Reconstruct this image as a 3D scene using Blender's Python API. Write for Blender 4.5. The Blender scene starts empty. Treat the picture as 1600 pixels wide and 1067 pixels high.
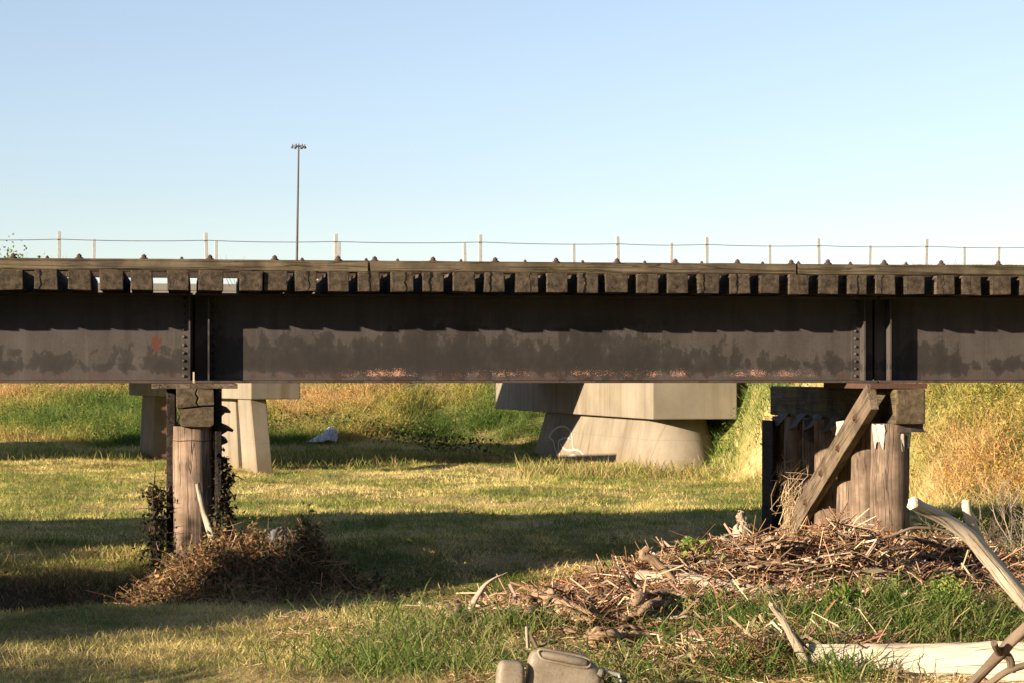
import bpy, bmesh, math, random
import numpy as np
from mathutils import Vector, Matrix, Quaternion

random.seed(11); rng = np.random.default_rng(11)
sc = bpy.context.scene
COL = sc.collection
F = 3400.0; HOR = 585.0; CZ = 2.0
TH = math.atan(510 / F); CT, ST = math.cos(TH), math.sin(TH)
DW = 23.2

# ------------------------------------------------------------------ helpers
def P(px, py, Y):
    return Vector(((px - 800) / F * Y, Y, CZ + (HOR - py) / F * Y))

def a_of(px, s):                       # position along the railway of a picture column, at offset s from the near web
    u = (px - 800) / F
    t = (DW + s) / (CT - u * ST)
    return t * (u * CT + ST)

def depth_of(px, s):
    u = (px - 800) / F
    return (DW + s) / (CT - u * ST)

def z_of(px, py, s):
    return CZ + (HOR - py) / F * depth_of(px, s)

def tag(o, label=None, cat=None, group=None, kind=None):
    if label: o['label'] = label
    if cat: o['category'] = cat
    if group: o['group'] = group
    if kind: o['kind'] = kind
    return o

def empty(name, loc=(0, 0, 0), rz=0.0):
    o = bpy.data.objects.new(name, None); COL.objects.link(o)
    o.location = loc; o.rotation_euler = (0, 0, rz); o.empty_display_size = .1
    return o

def link(name, me, mat=None, parent=None, loc=None):
    o = bpy.data.objects.new(name, me); COL.objects.link(o)
    if mat is not None and not me.materials: me.materials.append(mat)
    if parent is not None: o.parent = parent
    if loc is not None: o.location = loc
    return o

def smooth(me, on=True):
    me.polygons.foreach_set('use_smooth', [on] * len(me.polygons)); return me

def np_mesh(name, V, faces_flat, sizes, col=None, smooth_on=False):
    me = bpy.data.meshes.new(name)
    V = np.asarray(V, dtype=np.float32)
    me.vertices.add(len(V)); me.vertices.foreach_set('co', V.ravel())
    me.loops.add(len(faces_flat)); me.loops.foreach_set('vertex_index', np.asarray(faces_flat, dtype=np.int32))
    sizes = np.asarray(sizes, dtype=np.int32)
    me.polygons.add(len(sizes))
    st = np.zeros(len(sizes), dtype=np.int32); st[1:] = np.cumsum(sizes)[:-1]
    me.polygons.foreach_set('loop_start', st)
    me.update(calc_edges=True)
    if col is not None:
        a = me.color_attributes.new('col', 'FLOAT_COLOR', 'POINT')
        c4 = np.ones((len(V), 4), dtype=np.float32); c4[:, :3] = col
        a.data.foreach_set('color', c4.ravel())
    me.polygons.foreach_set('use_smooth', np.full(len(sizes), smooth_on))
    me.validate()
    return me

class MB:
    """collects shapes into one mesh, with a UV in metres (u round, v along)"""
    def __init__(s): s.v = []; s.f = []; s.uv = []; s.sm = []
    def add(s, vs, fs, uvs=None, sm=False):
        o = len(s.v); s.v += [tuple(x) for x in vs]
        for i, f in enumerate(fs):
            s.f.append([o + k for k in f]); s.sm.append(sm)
            s.uv.append(uvs[i] if uvs else [(0, 0)] * len(f))
    def box(s, x0, x1, y0, y1, z0, z1, bev=0.0, jit=0.0):
        bm = bmesh.new(); bmesh.ops.create_cube(bm, size=1)
        for v in bm.verts:
            v.co = Vector(((x0 + x1) / 2 + v.co.x * (x1 - x0), (y0 + y1) / 2 + v.co.y * (y1 - y0), (z0 + z1) / 2 + v.co.z * (z1 - z0)))
            if jit: v.co += Vector([random.uniform(-jit, jit) for _ in range(3)])
        if bev: bmesh.ops.bevel(bm, geom=bm.edges[:], offset=bev, segments=2, profile=.6, affect='EDGES')
        s.bm(bm)
    def bm(s, bm, M=None, sm=False):
        bm.verts.ensure_lookup_table(); bm.verts.index_update()
        s.add([(M @ v.co) if M else v.co.copy() for v in bm.verts], [[v.index for v in f.verts] for f in bm.faces], None, sm)
        bm.free()
    def obox(s, p0, p1, w, h, up=(0, 0, 1), bev=0.0):
        """a bar from p0 to p1, w across, h along up"""
        p0, p1 = Vector(p0), Vector(p1); d = (p1 - p0); L = d.length; d.normalize()
        x = d.cross(Vector(up)).normalized(); z = x.cross(d).normalized()
        bm = bmesh.new(); bmesh.ops.create_cube(bm, size=1)
        for v in bm.verts: v.co = Vector((v.co.x * w, v.co.y * L, v.co.z * h))
        if bev: bmesh.ops.bevel(bm, geom=bm.edges[:], offset=bev, segments=1, affect='EDGES')
        M = Matrix((( x.x, d.x, z.x, 0), (x.y, d.y, z.y, 0), (x.z, d.z, z.z, 0), (0, 0, 0, 1)))
        M = Matrix.Translation((p0 + p1) / 2) @ M
        s.bm(bm, M)
    def tube(s, pts, rad, n=8, rough=0.0, ridges=0.0, seed=0, cap=True, jag=0.0, flat=1.0, sub=1):
        rnd = random.Random(seed)
        pts = [Vector(p) for p in pts]; rad = list(rad) if hasattr(rad, '__len__') else [rad] * len(pts)
        if sub > 1:                                  # Catmull-Rom
            q, r = [], []
            for i in range(len(pts) - 1):
                a, b, c, d = pts[max(i - 1, 0)], pts[i], pts[i + 1], pts[min(i + 2, len(pts) - 1)]
                for k in range(sub):
                    t = k / sub
                    q.append(.5 * ((2 * b) + (c - a) * t + (2 * a - 5 * b + 4 * c - d) * t * t + (3 * b - a - 3 * c + d) * t ** 3))
                    r.append(rad[i] * (1 - t) + rad[i + 1] * t)
            q.append(pts[-1]); r.append(rad[-1]); pts, rad = q, r
        V, uv = [], []
        up = Vector((0, 0, 1))
        d0 = (pts[1] - pts[0]).normalized()
        if abs(d0.z) > .9: up = Vector((1, 0, 0))
        x = d0.cross(up).normalized(); L = 0
        phase = [rnd.uniform(0, 6.28) for _ in range(4)]; rid = [rnd.uniform(-1, 1) for _ in range(n)]
        for i, p in enumerate(pts):
            d = (pts[min(i + 1, len(pts) - 1)] - pts[max(i - 1, 0)]).normalized()
            x = (x - d * x.dot(d)).normalized(); y = d.cross(x)
            if i: L += (p - pts[i - 1]).length
            for k in range(n):
                a = 2 * math.pi * k / n
                rr = rad[i] * (1 + rough * (.5 * math.sin(2 * a + phase[0] + L * 7) + .5 * math.sin(3 * a + phase[1] - L * 11) + .6 * rnd.uniform(-1, 1)) + ridges * rid[k])
                e = 0
                if jag and i == len(pts) - 1: e = rnd.uniform(0, jag)
                if jag and i == 0: e = -rnd.uniform(0, jag)
                V.append(p + (x * math.cos(a) + y * math.sin(a) * flat) * rr + d * e)
                uv.append((k / n * 2 * math.pi * max(rad[i], .02), L))
        fs, us = [], []
        for i in range(len(pts) - 1):
            for k in range(n):
                k2 = (k + 1) % n
                fs.append([i * n + k, i * n + k2, (i + 1) * n + k2, (i + 1) * n + k])
                a, b, c, e = uv[i * n + k], uv[i * n + k2], uv[(i + 1) * n + k2], uv[(i + 1) * n + k]
                if k2 == 0:
                    full = 2 * math.pi
                    b = (full * max(rad[i], .02), b[1]); c = (full * max(rad[i + 1], .02), c[1])
                us.append([a, b, c, e])
        s.add(V, fs, us, True)
        if cap:
            for i, rev in ((0, True), (len(pts) - 1, False)):
                ring = [V[i * n + k] for k in range(n)]
                c = sum(ring, Vector()) / n
                vs = ring + [c]
                f = [[(k + 1) % n, k, n] if rev else [k, (k + 1) % n, n] for k in range(n)]
                s.add(vs, f, [[(v_.x * 3, v_.z * .3) for v_ in (vs[q[0]], vs[q[1]], vs[q[2]])] for q in f], False)
    def build(s, name, mat=None, parent=None, loc=None):
        me = bpy.data.meshes.new(name); me.from_pydata(s.v, [], s.f); me.update()
        me.polygons.foreach_set('use_smooth', s.sm)
        ul = me.uv_layers.new(name='UVMap')
        flat = [c for f in s.uv for uv in f for c in uv]
        if len(flat) == len(ul.data) * 2: ul.data.foreach_set('uv', flat)
        return link(name, me, mat, parent, loc)

# numpy value noise
def _h(ix, iy, seed):
    n = (ix.astype(np.int64) * 374761393 + iy.astype(np.int64) * 668265263 + seed * 974711) & 0x7fffffff
    n = ((n ^ (n >> 13)) * 1274126177) & 0x7fffffff
    return ((n ^ (n >> 16)) & 0xffff) / 65535.0
def vnoise(x, y, seed=0):
    x = np.asarray(x, float); y = np.asarray(y, float)
    ix, iy = np.floor(x), np.floor(y); fx, fy = x - ix, y - iy
    fx = fx * fx * (3 - 2 * fx); fy = fy * fy * (3 - 2 * fy)
    a, b, c, d = _h(ix, iy, seed), _h(ix + 1, iy, seed), _h(ix, iy + 1, seed), _h(ix + 1, iy + 1, seed)
    return (a * (1 - fx) + b * fx) * (1 - fy) + (c * (1 - fx) + d * fx) * fy
def fbm(x, y, seed=0, o=3):
    s = 0; w = .5; t = 0
    for k in range(o):
        s = s + w * vnoise(np.asarray(x) * 2 ** k, np.asarray(y) * 2 ** k, seed + k * 17); t += w; w *= .5
    return s / t
def sstep(x):
    x = np.clip(x, 0, 1); return x * x * (3 - 2 * x)

# ------------------------------------------------------------------ terrain shape
BX = [-60, -20, -9, -6, -3.6, -2.4, 1.9, 3.9, 4.9, 6.5, 10, 20, 60]; BY = [58, 55, 54, 55.5, 57.5, 59.5, 59.5, 45, 41, 31.8, 28.5, 28, 28]
WX = [-60, -12, -6, -3.6, -2.4, 2.4, 3.9, 4.9, 6.5, 60]; WY = [30, 26, 20, 15, 12, 11, 10, 9, 9.5, 11]
MOUNDS = [(2.8, 20.0, 1.6, .75, .18), (4.2, 19.9, 1.2, .8, .16), (1.5, 18.4, 1.0, .7, .21), (.55, 16.9, .85, .55, .12), (2.45, 18.8, 1.2, .55, .38),
          (1.9, 15.0, .7, .5, .12), (2.7, 17.3, 1.2, .7, .12), (-2.80, 20.5, .62, .66, .58), (-2.05, 20.35, .6, .6, .50)]
def bank_s(X, Y):
    yb = np.interp(X, BX, BY)
    return sstep((Y - yb) / np.interp(X, WX, WY))
def H(X, Y):
    X = np.asarray(X, float); Y = np.asarray(Y, float)
    h = .24 * (fbm(X * .3, Y * .3, 3) - .5) + .13 * (fbm(X * 1.1, Y * 1.1, 7) - .5)
    b = bank_s(X, Y)
    h = h + 3.0 * b + .5 * (fbm(X * .22, Y * .22, 21) - .5) * np.clip(b * 4 * (1 - b) + .2 * b, 0, 1)
    # shallow trough in front of the bank, under the road bridge
    yb = np.interp(X, BX, BY)
    h = h - .22 * np.exp(-((Y - 50.5) / 2.2) ** 2) * sstep((2.5 - X) / 3) * sstep((X + 8) / 3)
    # scour ditch at the left, in front of the bent
    yd = 21.2 + .12 * (X + 4)
    w = np.where(Y < yd, 1.7, .75)
    h = h - .5 * np.exp(-((Y - yd) / w) ** 2) * sstep((-1.2 - X) / 1.6)
    h = h - .46 * np.exp(-((Y - 22.0) / np.where(Y < 22.0, 1.8, 2.3)) ** 2) * sstep((X + 3.6) / 1.6) * sstep((3.4 - X) / 1.6)
    for mx, my, rx, ry, mh in MOUNDS:
        g = np.exp(-(((X - mx) / rx) ** 2 + ((Y - my) / ry) ** 2))
        h = h + mh * g * (.25 + 1.5 * fbm(X * 3.2, Y * 3.2, 31))
    h = h + 1.0 * np.exp(-((X - 4.95) / .38) ** 2 - ((Y - 43.6) / 1.5) ** 2)
    h = h + .25 * sstep((12 - Y) / 8)
    return h
def hz(x, y): return float(H(np.array([x]), np.array([y]))[0])
def G(px, py):
    """where the sight line of a picture point meets the ground"""
    Y = np.arange(12.0, 110, .08); X = (px - 800) / F * Y; Z = CZ + (HOR - py) / F * Y
    hit = np.nonzero(Z <= H(X, Y))[0]
    if not len(hit): return P(px, py, 60)
    k = hit[0]; return Vector((X[k], Y[k], hz(X[k], Y[k])))

# ------------------------------------------------------------------ materials
def newmat(name):
    m = bpy.data.materials.new(name); m.use_nodes = True; nt = m.node_tree; nt.nodes.clear()
    return m, nt
class NB:
    def __init__(s, name):
        s.m, s.nt = newmat(name); s.out = s.n('ShaderNodeOutputMaterial')
    def n(s, t, **kw):
        o = s.nt.nodes.new(t)
        for k, v in kw.items(): setattr(o, k, v)
        return o
    def l(s, a, b): s.nt.links.new(a, b)
    def val(s, sock, v):
        if hasattr(v, 'is_output'): s.l(v, sock)
        elif isinstance(v, (tuple, list)) and len(v) == 3 and sock.type == 'RGBA': sock.default_value = (*v, 1)
        else: sock.default_value = v
    def obj(s): return s.n('ShaderNodeTexCoord').outputs['Object']
    def uv(s): return s.n('ShaderNodeTexCoord').outputs['UV']
    def map(s, vec, scale=(1, 1, 1), loc=(0, 0, 0)):
        o = s.n('ShaderNodeMapping'); s.l(vec, o.inputs[0]); s.val(o.inputs['Scale'], scale); s.val(o.inputs['Location'], loc); return o.outputs[0]
    def noise(s, vec, scale=5, detail=4, rough=.55, dist=0):
        o = s.n('ShaderNodeTexNoise'); s.l(vec, o.inputs['Vector']); o.inputs['Scale'].default_value = scale
        o.inputs['Detail'].default_value = detail; o.inputs['Roughness'].default_value = rough; o.inputs['Distortion'].default_value = dist
        return o.outputs[0]
    def ramp(s, fac, stops, interp='LINEAR'):
        o = s.n('ShaderNodeValToRGB'); o.color_ramp.interpolation = interp; s.l(fac, o.inputs[0])
        e = o.color_ramp.elements
        while len(e) < len(stops): e.new(.5)
        for q, (p, c) in zip(e, stops):
            q.position = p; q.color = (c, c, c, 1) if not hasattr(c, '__len__') else (*c, 1)
        return o.outputs[0]
    def mix(s, fac, a, b, mode='MIX'):
        o = s.n('ShaderNodeMix', data_type='RGBA', blend_type=mode)
        s.val(o.inputs['Factor'], fac); s.val(o.inputs['A'] if False else o.inputs[6], a); s.val(o.inputs[7], b); return o.outputs[2]
    def math(s, op, a, b=0.0, c=None, clamp=False):
        o = s.n('ShaderNodeMath', operation=op, use_clamp=clamp); s.val(o.inputs[0], a); s.val(o.inputs[1], b)
        if c is not None: s.val(o.inputs[2], c)
        return o.outputs[0]
    def sep(s, vec):
        o = s.n('ShaderNodeSeparateXYZ'); s.l(vec, o.inputs[0]); return o.outputs
    def bump(s, h, strength=.4, dist=.01):
        o = s.n('ShaderNodeBump'); s.l(h, o.inputs['Height']); o.inputs['Strength'].default_value = strength; o.inputs['Distance'].default_value = dist
        return o.outputs[0]
    def pbr(s, col, rough=.8, bump=None, spec=.3, metal=0, k=.78):
        if k != 1: col = s.mix(1.0, col, (k, k, k), 'MULTIPLY')
        p = s.n('ShaderNodeBsdfPrincipled'); s.val(p.inputs['Base Color'], col); s.val(p.inputs['Roughness'], rough)
        p.inputs['Specular IOR Level'].default_value = spec; p.inputs['Metallic'].default_value = metal
        if bump is not None: s.l(bump, p.inputs['Normal'])
        s.l(p.outputs[0], s.out.inputs[0]); return s.m
    def rand(s): return s.n('ShaderNodeObjectInfo').outputs['Random']

def mat_blades(name, trans=.3, rough=.7):
    b = NB(name)
    a = b.n('ShaderNodeAttribute', attribute_name='col')
    d = b.n('ShaderNodeBsdfPrincipled'); b.l(a.outputs['Color'], d.inputs['Base Color']); d.inputs['Roughness'].default_value = rough
    d.inputs['Specular IOR Level'].default_value = .2
    t = b.n('ShaderNodeBsdfTranslucent'); b.l(a.outputs['Color'], t.inputs[0])
    x = b.n('ShaderNodeMixShader'); x.inputs[0].default_value = trans
    b.l(d.outputs[0], x.inputs[1]); b.l(t.outputs[0], x.inputs[2]); b.l(x.outputs[0], b.out.inputs[0])
    return b.m

def mat_driftwood(name, c0, c1, dark=(.03, .022, .016), crack=.5):
    b = NB(name); uv = b.uv()
    fib = b.noise(b.map(uv, (90, 3.5, 1)), 1, 5, .6, .4)
    big = b.noise(b.map(uv, (6, 2.2, 1)), 1, 4, .6)
    cr = b.noise(b.map(uv, (38, 1.2, 1)), 1, 3, .5, .8)
    col = b.mix(b.ramp(fib, [(.3, 0), (.7, 1)]), c0, c1)
    col = b.mix(b.ramp(big, [(.35, .55), (.62, 0)]), col, tuple(x * .5 for x in c0))
    crm = b.ramp(cr, [(.33, 1), (.41, 0)])
    col = b.mix(b.math('MULTIPLY', crm, crack), col, dark)
    h = b.math('SUBTRACT', b.math('ADD', b.math('MULTIPLY', fib, .5), b.math('MULTIPLY', big, .6)), b.math('MULTIPLY', crm, .9))
    return b.pbr(col, .85, b.bump(h, 1.0, .016), .15)

def mat_timber(name, c0, c1, moss=0.0, axis=1, endgrain=True, crackp=.45, scale=1.0):
    """sawn creosoted timber, its grain along one object axis, growth rings and splits on the end"""
    b = NB(name); o = b.obj(); r = b.rand()
    off = b.n('ShaderNodeCombineXYZ'); b.l(b.math('MULTIPLY', r, 37.0), off.inputs[0]); b.l(b.math('MULTIPLY', r, 91.0), off.inputs[1]); b.l(b.math('MULTIPLY', r, 53.0), off.inputs[2])
    ad = b.n('ShaderNodeVectorMath', operation='ADD'); b.l(o, ad.inputs[0]); b.l(off.outputs[0], ad.inputs[1]); v = ad.outputs[0]
    sc_ = [45 * scale] * 3; sc_[axis] = 1.6
    fib = b.noise(b.map(v, sc_), 1, 5, .62, .5)
    big = b.noise(v, 3.2, 4, .6)
    fine = b.noise(v, 60, 3, .6)
    col = b.mix(b.ramp(fib, [(.3, 0), (.72, 1)]), c0, c1)
    sc2 = [16 * scale] * 3; sc2[axis] = .55
    chk = b.noise(b.map(v, sc2), 1, 3, .55, .6)
    chm = b.ramp(b.math('ABSOLUTE', b.math('SUBTRACT', chk, .5)), [(.006, 1), (.022, 0)])
    col = b.mix(b.ramp(big, [(.36, .7), (.6, 0)]), col, tuple(x * .42 for x in c0))
    tone = b.math('MULTIPLY_ADD', b.math('FRACT', b.math('MULTIPLY', r, 17.3)), .55, .68)
    cmb = b.n('ShaderNodeCombineXYZ'); [b.l(tone, cmb.inputs[q_]) for q_ in range(3)]
    col = b.mix(1.0, col, cmb.outputs[0], 'MULTIPLY')
    col = b.mix(b.math('MULTIPLY', chm, .6), col, tuple(x * .13 for x in c0))
    if moss: col = b.mix(b.math('MULTIPLY', b.ramp(b.noise(v, 2.3, 5, .65), [(.47, 0), (.62, 1)]), moss), col, (.16, .15, .03))
    h = b.math('SUBTRACT', b.math('ADD', b.math('MULTIPLY', fib, .8), b.math('MULTIPLY', fine, .25)), chm)
    if endgrain:
        s = b.sep(o)
        # growth rings round an off-centre heart
        hx = b.math('SUBTRACT', b.math('MULTIPLY', r, .16), .08); hzv = b.math('SUBTRACT', b.math('MULTIPLY', b.math('FRACT', b.math('MULTIPLY', r, 7.3)), .14), .07)
        dx = b.math('SUBTRACT', s[0], hx); dz = b.math('SUBTRACT', s[2], hzv)
        d = b.math('SQRT', b.math('ADD', b.math('MULTIPLY', dx, dx), b.math('MULTIPLY', dz, dz)))
        d = b.math('ADD', d, b.math('MULTIPLY', b.noise(v, 9, 3, .6), .03))
        ring = b.math('SINE', b.math('MULTIPLY', d, 420.0))
        g = b.n('ShaderNodeNewGeometry')
        tn = b.n('ShaderNodeVectorTransform', vector_type='NORMAL', convert_from='WORLD', convert_to='OBJECT'); b.l(g.outputs['Normal'], tn.inputs[0])
        isend = b.math('GREATER_THAN', b.math('ABSOLUTE', b.sep(tn.outputs[0])[1]), .8)
        endc = b.mix(b.ramp(b.noise(v, 16, 5, .7), [(.35, 0), (.68, 1)]), tuple(x * .55 for x in c0), tuple(x * 1.0 for x in c1))
        endc = b.mix(b.math('MULTIPLY_ADD', ring, .22, .22), endc, tuple(x * .4 for x in c0))
        # a split from top to bottom on some
        wob = b.math('MULTIPLY', b.math('SUBTRACT', b.noise(b.map(v, (0.2, .2, 1)), 14, 3, .6), .5), .09)
        x0 = b.math('MULTIPLY', b.math('SUBTRACT', b.math('FRACT', b.math('MULTIPLY', r, 13.7)), .5), .12)
        cd = b.math('ABSOLUTE', b.math('ADD', b.math('SUBTRACT', s[0], x0), wob))
        wid = b.math('MULTIPLY', b.math('GREATER_THAN', b.math('FRACT', b.math('MULTIPLY', r, 29.1)), 1 - crackp), b.math('MULTIPLY_ADD', b.math('FRACT', b.math('MULTIPLY', r, 71.9)), .012, .002))
        ck = b.math('LESS_THAN', cd, b.math('MULTIPLY', wid, b.math('MULTIPLY_ADD', b.noise(v, 11, 2), 1.8, .1)))
        endc = b.mix(ck, endc, (.004, .004, .004))
        col = b.mix(isend, col, endc)
        he = b.math('SUBTRACT', b.math('ADD', b.math('MULTIPLY', ring, .1), b.math('MULTIPLY', b.noise(v, 30, 4, .7), .8)), b.math('MULTIPLY', ck, 2))
        mixh = b.n('ShaderNodeMix', data_type='FLOAT'); b.l(isend, mixh.inputs[0]); b.l(h, mixh.inputs[2]); b.l(he, mixh.inputs[3]); h = mixh.outputs[0]
    return b.pbr(col, .88, b.bump(h, .8, .008), .15)

def mat_concrete(name, c=(.200, .172, .130), stain=.5):
    b = NB(name); o = b.obj()
    n1 = b.noise(o, .9, 6, .62); n2 = b.noise(o, 26, 4, .6)
    streak = b.noise(b.map(o, (5, 5, .35)), 1, 4, .6)
    col = b.mix(b.ramp(n1, [(.34, 0), (.66, 1)]), tuple(x * .78 for x in c), tuple(x * 1.1 for x in c))
    col = b.mix(b.math('MULTIPLY', b.ramp(streak, [(.52, 0), (.7, 1)]), stain), col, (c[0] * .62, c[1] * .52, c[2] * .4))
    col = b.mix(b.math('MULTIPLY', b.ramp(n2, [(.3, 1), (.45, 0)]), .25), col, tuple(x * .5 for x in c))
    s = b.sep(o)
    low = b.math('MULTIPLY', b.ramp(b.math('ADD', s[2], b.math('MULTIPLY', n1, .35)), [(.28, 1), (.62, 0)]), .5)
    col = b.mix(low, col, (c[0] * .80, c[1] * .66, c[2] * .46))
    lift = b.math('LESS_THAN', b.math('ABSOLUTE', b.math('SUBTRACT', s[2], b.math('MULTIPLY_ADD', n1, .02, .62))), .006)
    col = b.mix(b.math('MULTIPLY', lift, .35), col, tuple(x * .5 for x in c))
    runs = b.noise(b.map(o, (2.2, 2.2, .12)), 1, 3, .5)
    col = b.mix(b.math('MULTIPLY', b.ramp(runs, [(.60, 0), (.70, 1)]), .55), col, (c[0] * .55, c[1] * .42, c[2] * .27))
    # board joints of the formwork
    j = b.math('LESS_THAN', b.math('ABSOLUTE', b.math('SUBTRACT', b.math('FRACT', b.math('MULTIPLY', b.math('ADD', s[1], .37), .52)), .5)), .006)
    col = b.mix(b.math('MULTIPLY', j, .45), col, tuple(x * .45 for x in c))
    return b.pbr(col, .85, b.bump(b.math('ADD', n2, b.math('MULTIPLY', n1, .5)), .25, .006), .25, 0, 1)

def mat_steel(name):
    b = NB(name); o = b.obj(); s = b.sep(o)
    zrel = b.math('SUBTRACT', s[2], 1.911)                    # height over the bottom of the girder
    n1 = b.noise(b.map(o, (1.3, 1.3, 1.0)), 2.0, 5, .6); n2 = b.noise(b.map(o, (1, 1, .55)), 7, 5, .62); n3 = b.noise(o, 70, 3, .6)
    streak = b.noise(b.map(o, (9, 1, .5)), 1, 4, .6)
    base = b.mix(b.ramp(n1, [(.35, 0), (.65, 1)]), (.047, .041, .038), (.074, .065, .060))
    base = b.mix(b.math('MULTIPLY', b.ramp(n3, [(.45, 0), (.75, 1)]), .3), base, (.12, .10, .09))
    base = b.mix(b.math('MULTIPLY', b.ramp(streak, [(.48, 0), (.72, 1)]), .5), base, (.030, .026, .024))
    base = b.mix(b.math('MULTIPLY', b.ramp(b.noise(b.map(o, (22, 1, .35)), 1, 3, .6), [(.60, 0), (.72, 1)]), .35), base, (.13, .115, .105))
    # dark blotches in the lower half, of very uneven height and reach
    lowf = b.noise(b.map(o, (.55, 1, .15)), 1.3, 3, .6)
    band = b.math('MULTIPLY', b.ramp(zrel, [(.05, 0), (.16, 1)]), b.ramp(zrel, [(.20, 1), (.52, 0)]))
    blobs = b.math('ADD', b.math('MULTIPLY', b.noise(b.map(o, (1, 1, .7)), 9, 5, .62, .3), .5), b.math('MULTIPLY', b.noise(b.map(o, (1, 1, .45)), 2.6, 4, .6), .5))
    sc_ = b.math('ADD', b.math('ADD', blobs, b.math('MULTIPLY', band, .17)), b.math('MULTIPLY', b.math('SUBTRACT', lowf, .47), .75))
    blot = b.math('MULTIPLY', b.ramp(sc_, [(.575, 0), (.605, .72), (.72, 1)]), b.math('MULTIPLY', b.ramp(zrel, [(.55, .9), (.75, .2)]), .92))
    col = b.mix(blot, base, (.017, .0145, .0135))
    # rust wash at the foot
    foot = b.ramp(zrel, [(.0, 1), (.15, 0)])
    col = b.mix(b.math('MULTIPLY', foot, b.ramp(n2, [(.42, 0), (.68, .7)])), col, (.085, .033, .018))
    # salmon flakes of old primer, scattered in patches just above the flange
    fb = b.math('MULTIPLY', b.ramp(zrel, [(.04, 0), (.08, 1)]), b.ramp(zrel, [(.10, 1), (.21, 0)]))
    patch = b.ramp(b.noise(b.map(o, (1, 1, .6)), 2.1, 4, .65), [(.40, .1), (.64, 1)])
    mid = b.math('MULTIPLY', b.ramp(b.math('MULTIPLY_ADD', s[0], .05, .3), [(.34, .15), (.41, 1)]), b.ramp(b.math('MULTIPLY_ADD', s[0], .05, .3), [(.61, 1), (.68, .0)]))
    fl = b.noise(b.map(o, (1, 1, 1.4)), 85, 4, .8)
    flm = b.math('MULTIPLY', b.ramp(b.math('ADD', b.math('MULTIPLY', fl, .7), b.math('MULTIPLY', b.math('MULTIPLY', fb, b.math('MULTIPLY', patch, mid)), .222)), [(.50, 0), (.55, 1)]), b.ramp(b.math('MULTIPLY', fb, mid), [(.05, 0), (.2, 1)]))
    col = b.mix(flm, col, (.52, .275, .19))
    # one big rust scab and small spots anywhere
    sp = b.noise(o, 11, 4, .65); sp2 = b.noise(o, .8, 2)
    spm = b.math('MULTIPLY', b.ramp(sp, [(.66, 0), (.70, 1)]), b.ramp(sp2, [(.5, 0), (.6, 1)]))
    col = b.mix(b.math('MULTIPLY', spm, .6), col, (.14, .05, .03))
    ax, az = a_of(245, 0), z_of(245, 537, 0)
    dx = b.math('MULTIPLY', b.math('SUBTRACT', s[0], ax), 9.5); dz = b.math('MULTIPLY', b.math('SUBTRACT', s[2], az), 6.5)
    dd = b.math('ADD', b.math('SQRT', b.math('ADD', b.math('MULTIPLY', dx, dx), b.math('MULTIPLY', dz, dz))), b.math('MULTIPLY', b.noise(o, 17, 4, .7), 1.5))
    col = b.mix(b.ramp(dd, [(.0, 1), (1.42, 1), (1.5, 0)]) if False else b.math('LESS_THAN', dd, 1.22), col, (.09, .03, .018))
    return b.pbr(col, .62, b.bump(b.math('ADD', n3, n2), .22, .004), .3, .0)

def mat_simple(name, c, var=.3, scale=20, rough=.7, bump=.2, metal=0, spec=.3):
    b = NB(name); o = b.obj(); n = b.noise(o, scale, 5, .62)
    col = b.mix(b.ramp(n, [(.3, 0), (.7, 1)]), tuple(x * (1 - var) for x in c), tuple(min(1, x * (1 + var)) for x in c))
    return b.pbr(col, rough, b.bump(n, bump, .006), spec, metal)

def mat_ground():
    b = NB('ground_soil'); o = b.obj()
    a = b.n('ShaderNodeAttribute', attribute_name='col')
    n = b.noise(o, 7, 6, .7); f = b.noise(o, 45, 4, .7)
    col = b.mix(b.ramp(n, [(.3, 0), (.7, 1)]), b.mix(1.0, a.outputs['Color'], (.55, .55, .55), 'MULTIPLY'), b.mix(1.0, a.outputs['Color'], (1.3, 1.3, 1.25), 'MULTIPLY'))
    return b.pbr(col, .95, b.bump(b.math('ADD', f, n), .7, .03), .1, 0, 1)

M = {}
M['steel'] = mat_steel('painted_steel')
M['tie'] = mat_timber('creosote_tie', (.048, .036, .026), (.135, .103, .072), moss=.10)
M['guard'] = mat_timber('guard_timber', (.115, .088, .058), (.225, .176, .125), moss=.16, axis=0, endgrain=False)
M['cap'] = mat_timber('cap_timber', (.085, .062, .040), (.185, .140, .090), moss=.5, crackp=.0)
M['brace'] = mat_timber('brace_timber', (.15, .112, .076), (.27, .205, .145), axis=1, endgrain=False)
M['darkbrace'] = mat_timber('dark_timber', (.03, .024, .02), (.07, .055, .045), axis=1, endgrain=False)
M['pile'] = mat_timber('pile_timber', (.20, .138, .10), (.39, .29, .215), axis=2, endgrain=False, scale=.8)
M['rust'] = mat_simple('rusted_iron', (.085, .042, .028), .45, 40, .8, .4)
M['boltiron'] = mat_simple('dark_rusted_bolt', (.06, .035, .027), .45, 40, .8, .4)
M['rail'] = mat_simple('rail_steel', (.065, .045, .036), .3, 30, .55, .2, .3)
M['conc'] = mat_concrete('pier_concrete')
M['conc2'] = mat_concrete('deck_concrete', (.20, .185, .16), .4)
M['post'] = mat_simple('pale_post', (.40, .40, .38), .15, 14, .7, .1)
M['cable'] = mat_simple('galvanised_cable', (.22, .23, .25), .2, 10, .5, .0, .4)
M['mast'] = mat_simple('weathered_mast', (.09, .065, .06), .2, 2, .6, .1)
M['lamp'] = mat_simple('lamp_housing', (.12, .12, .12), .2, 4, .5, .1)
M['paint'] = mat_simple('white_spray_paint', (.46, .44, .40), .12, 30, .8, .1)
M['foil'] = mat_simple('peeling_flashing', (.50, .44, .36), .35, 30, .7, .6)
M['sheet'] = mat_simple('rusty_sheet', (.06, .045, .04), .5, 14, .7, .4)
M['blade'] = mat_blades('grass_blade', .45)
M['leaf'] = mat_blades('leaf', .30, .6)
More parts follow.
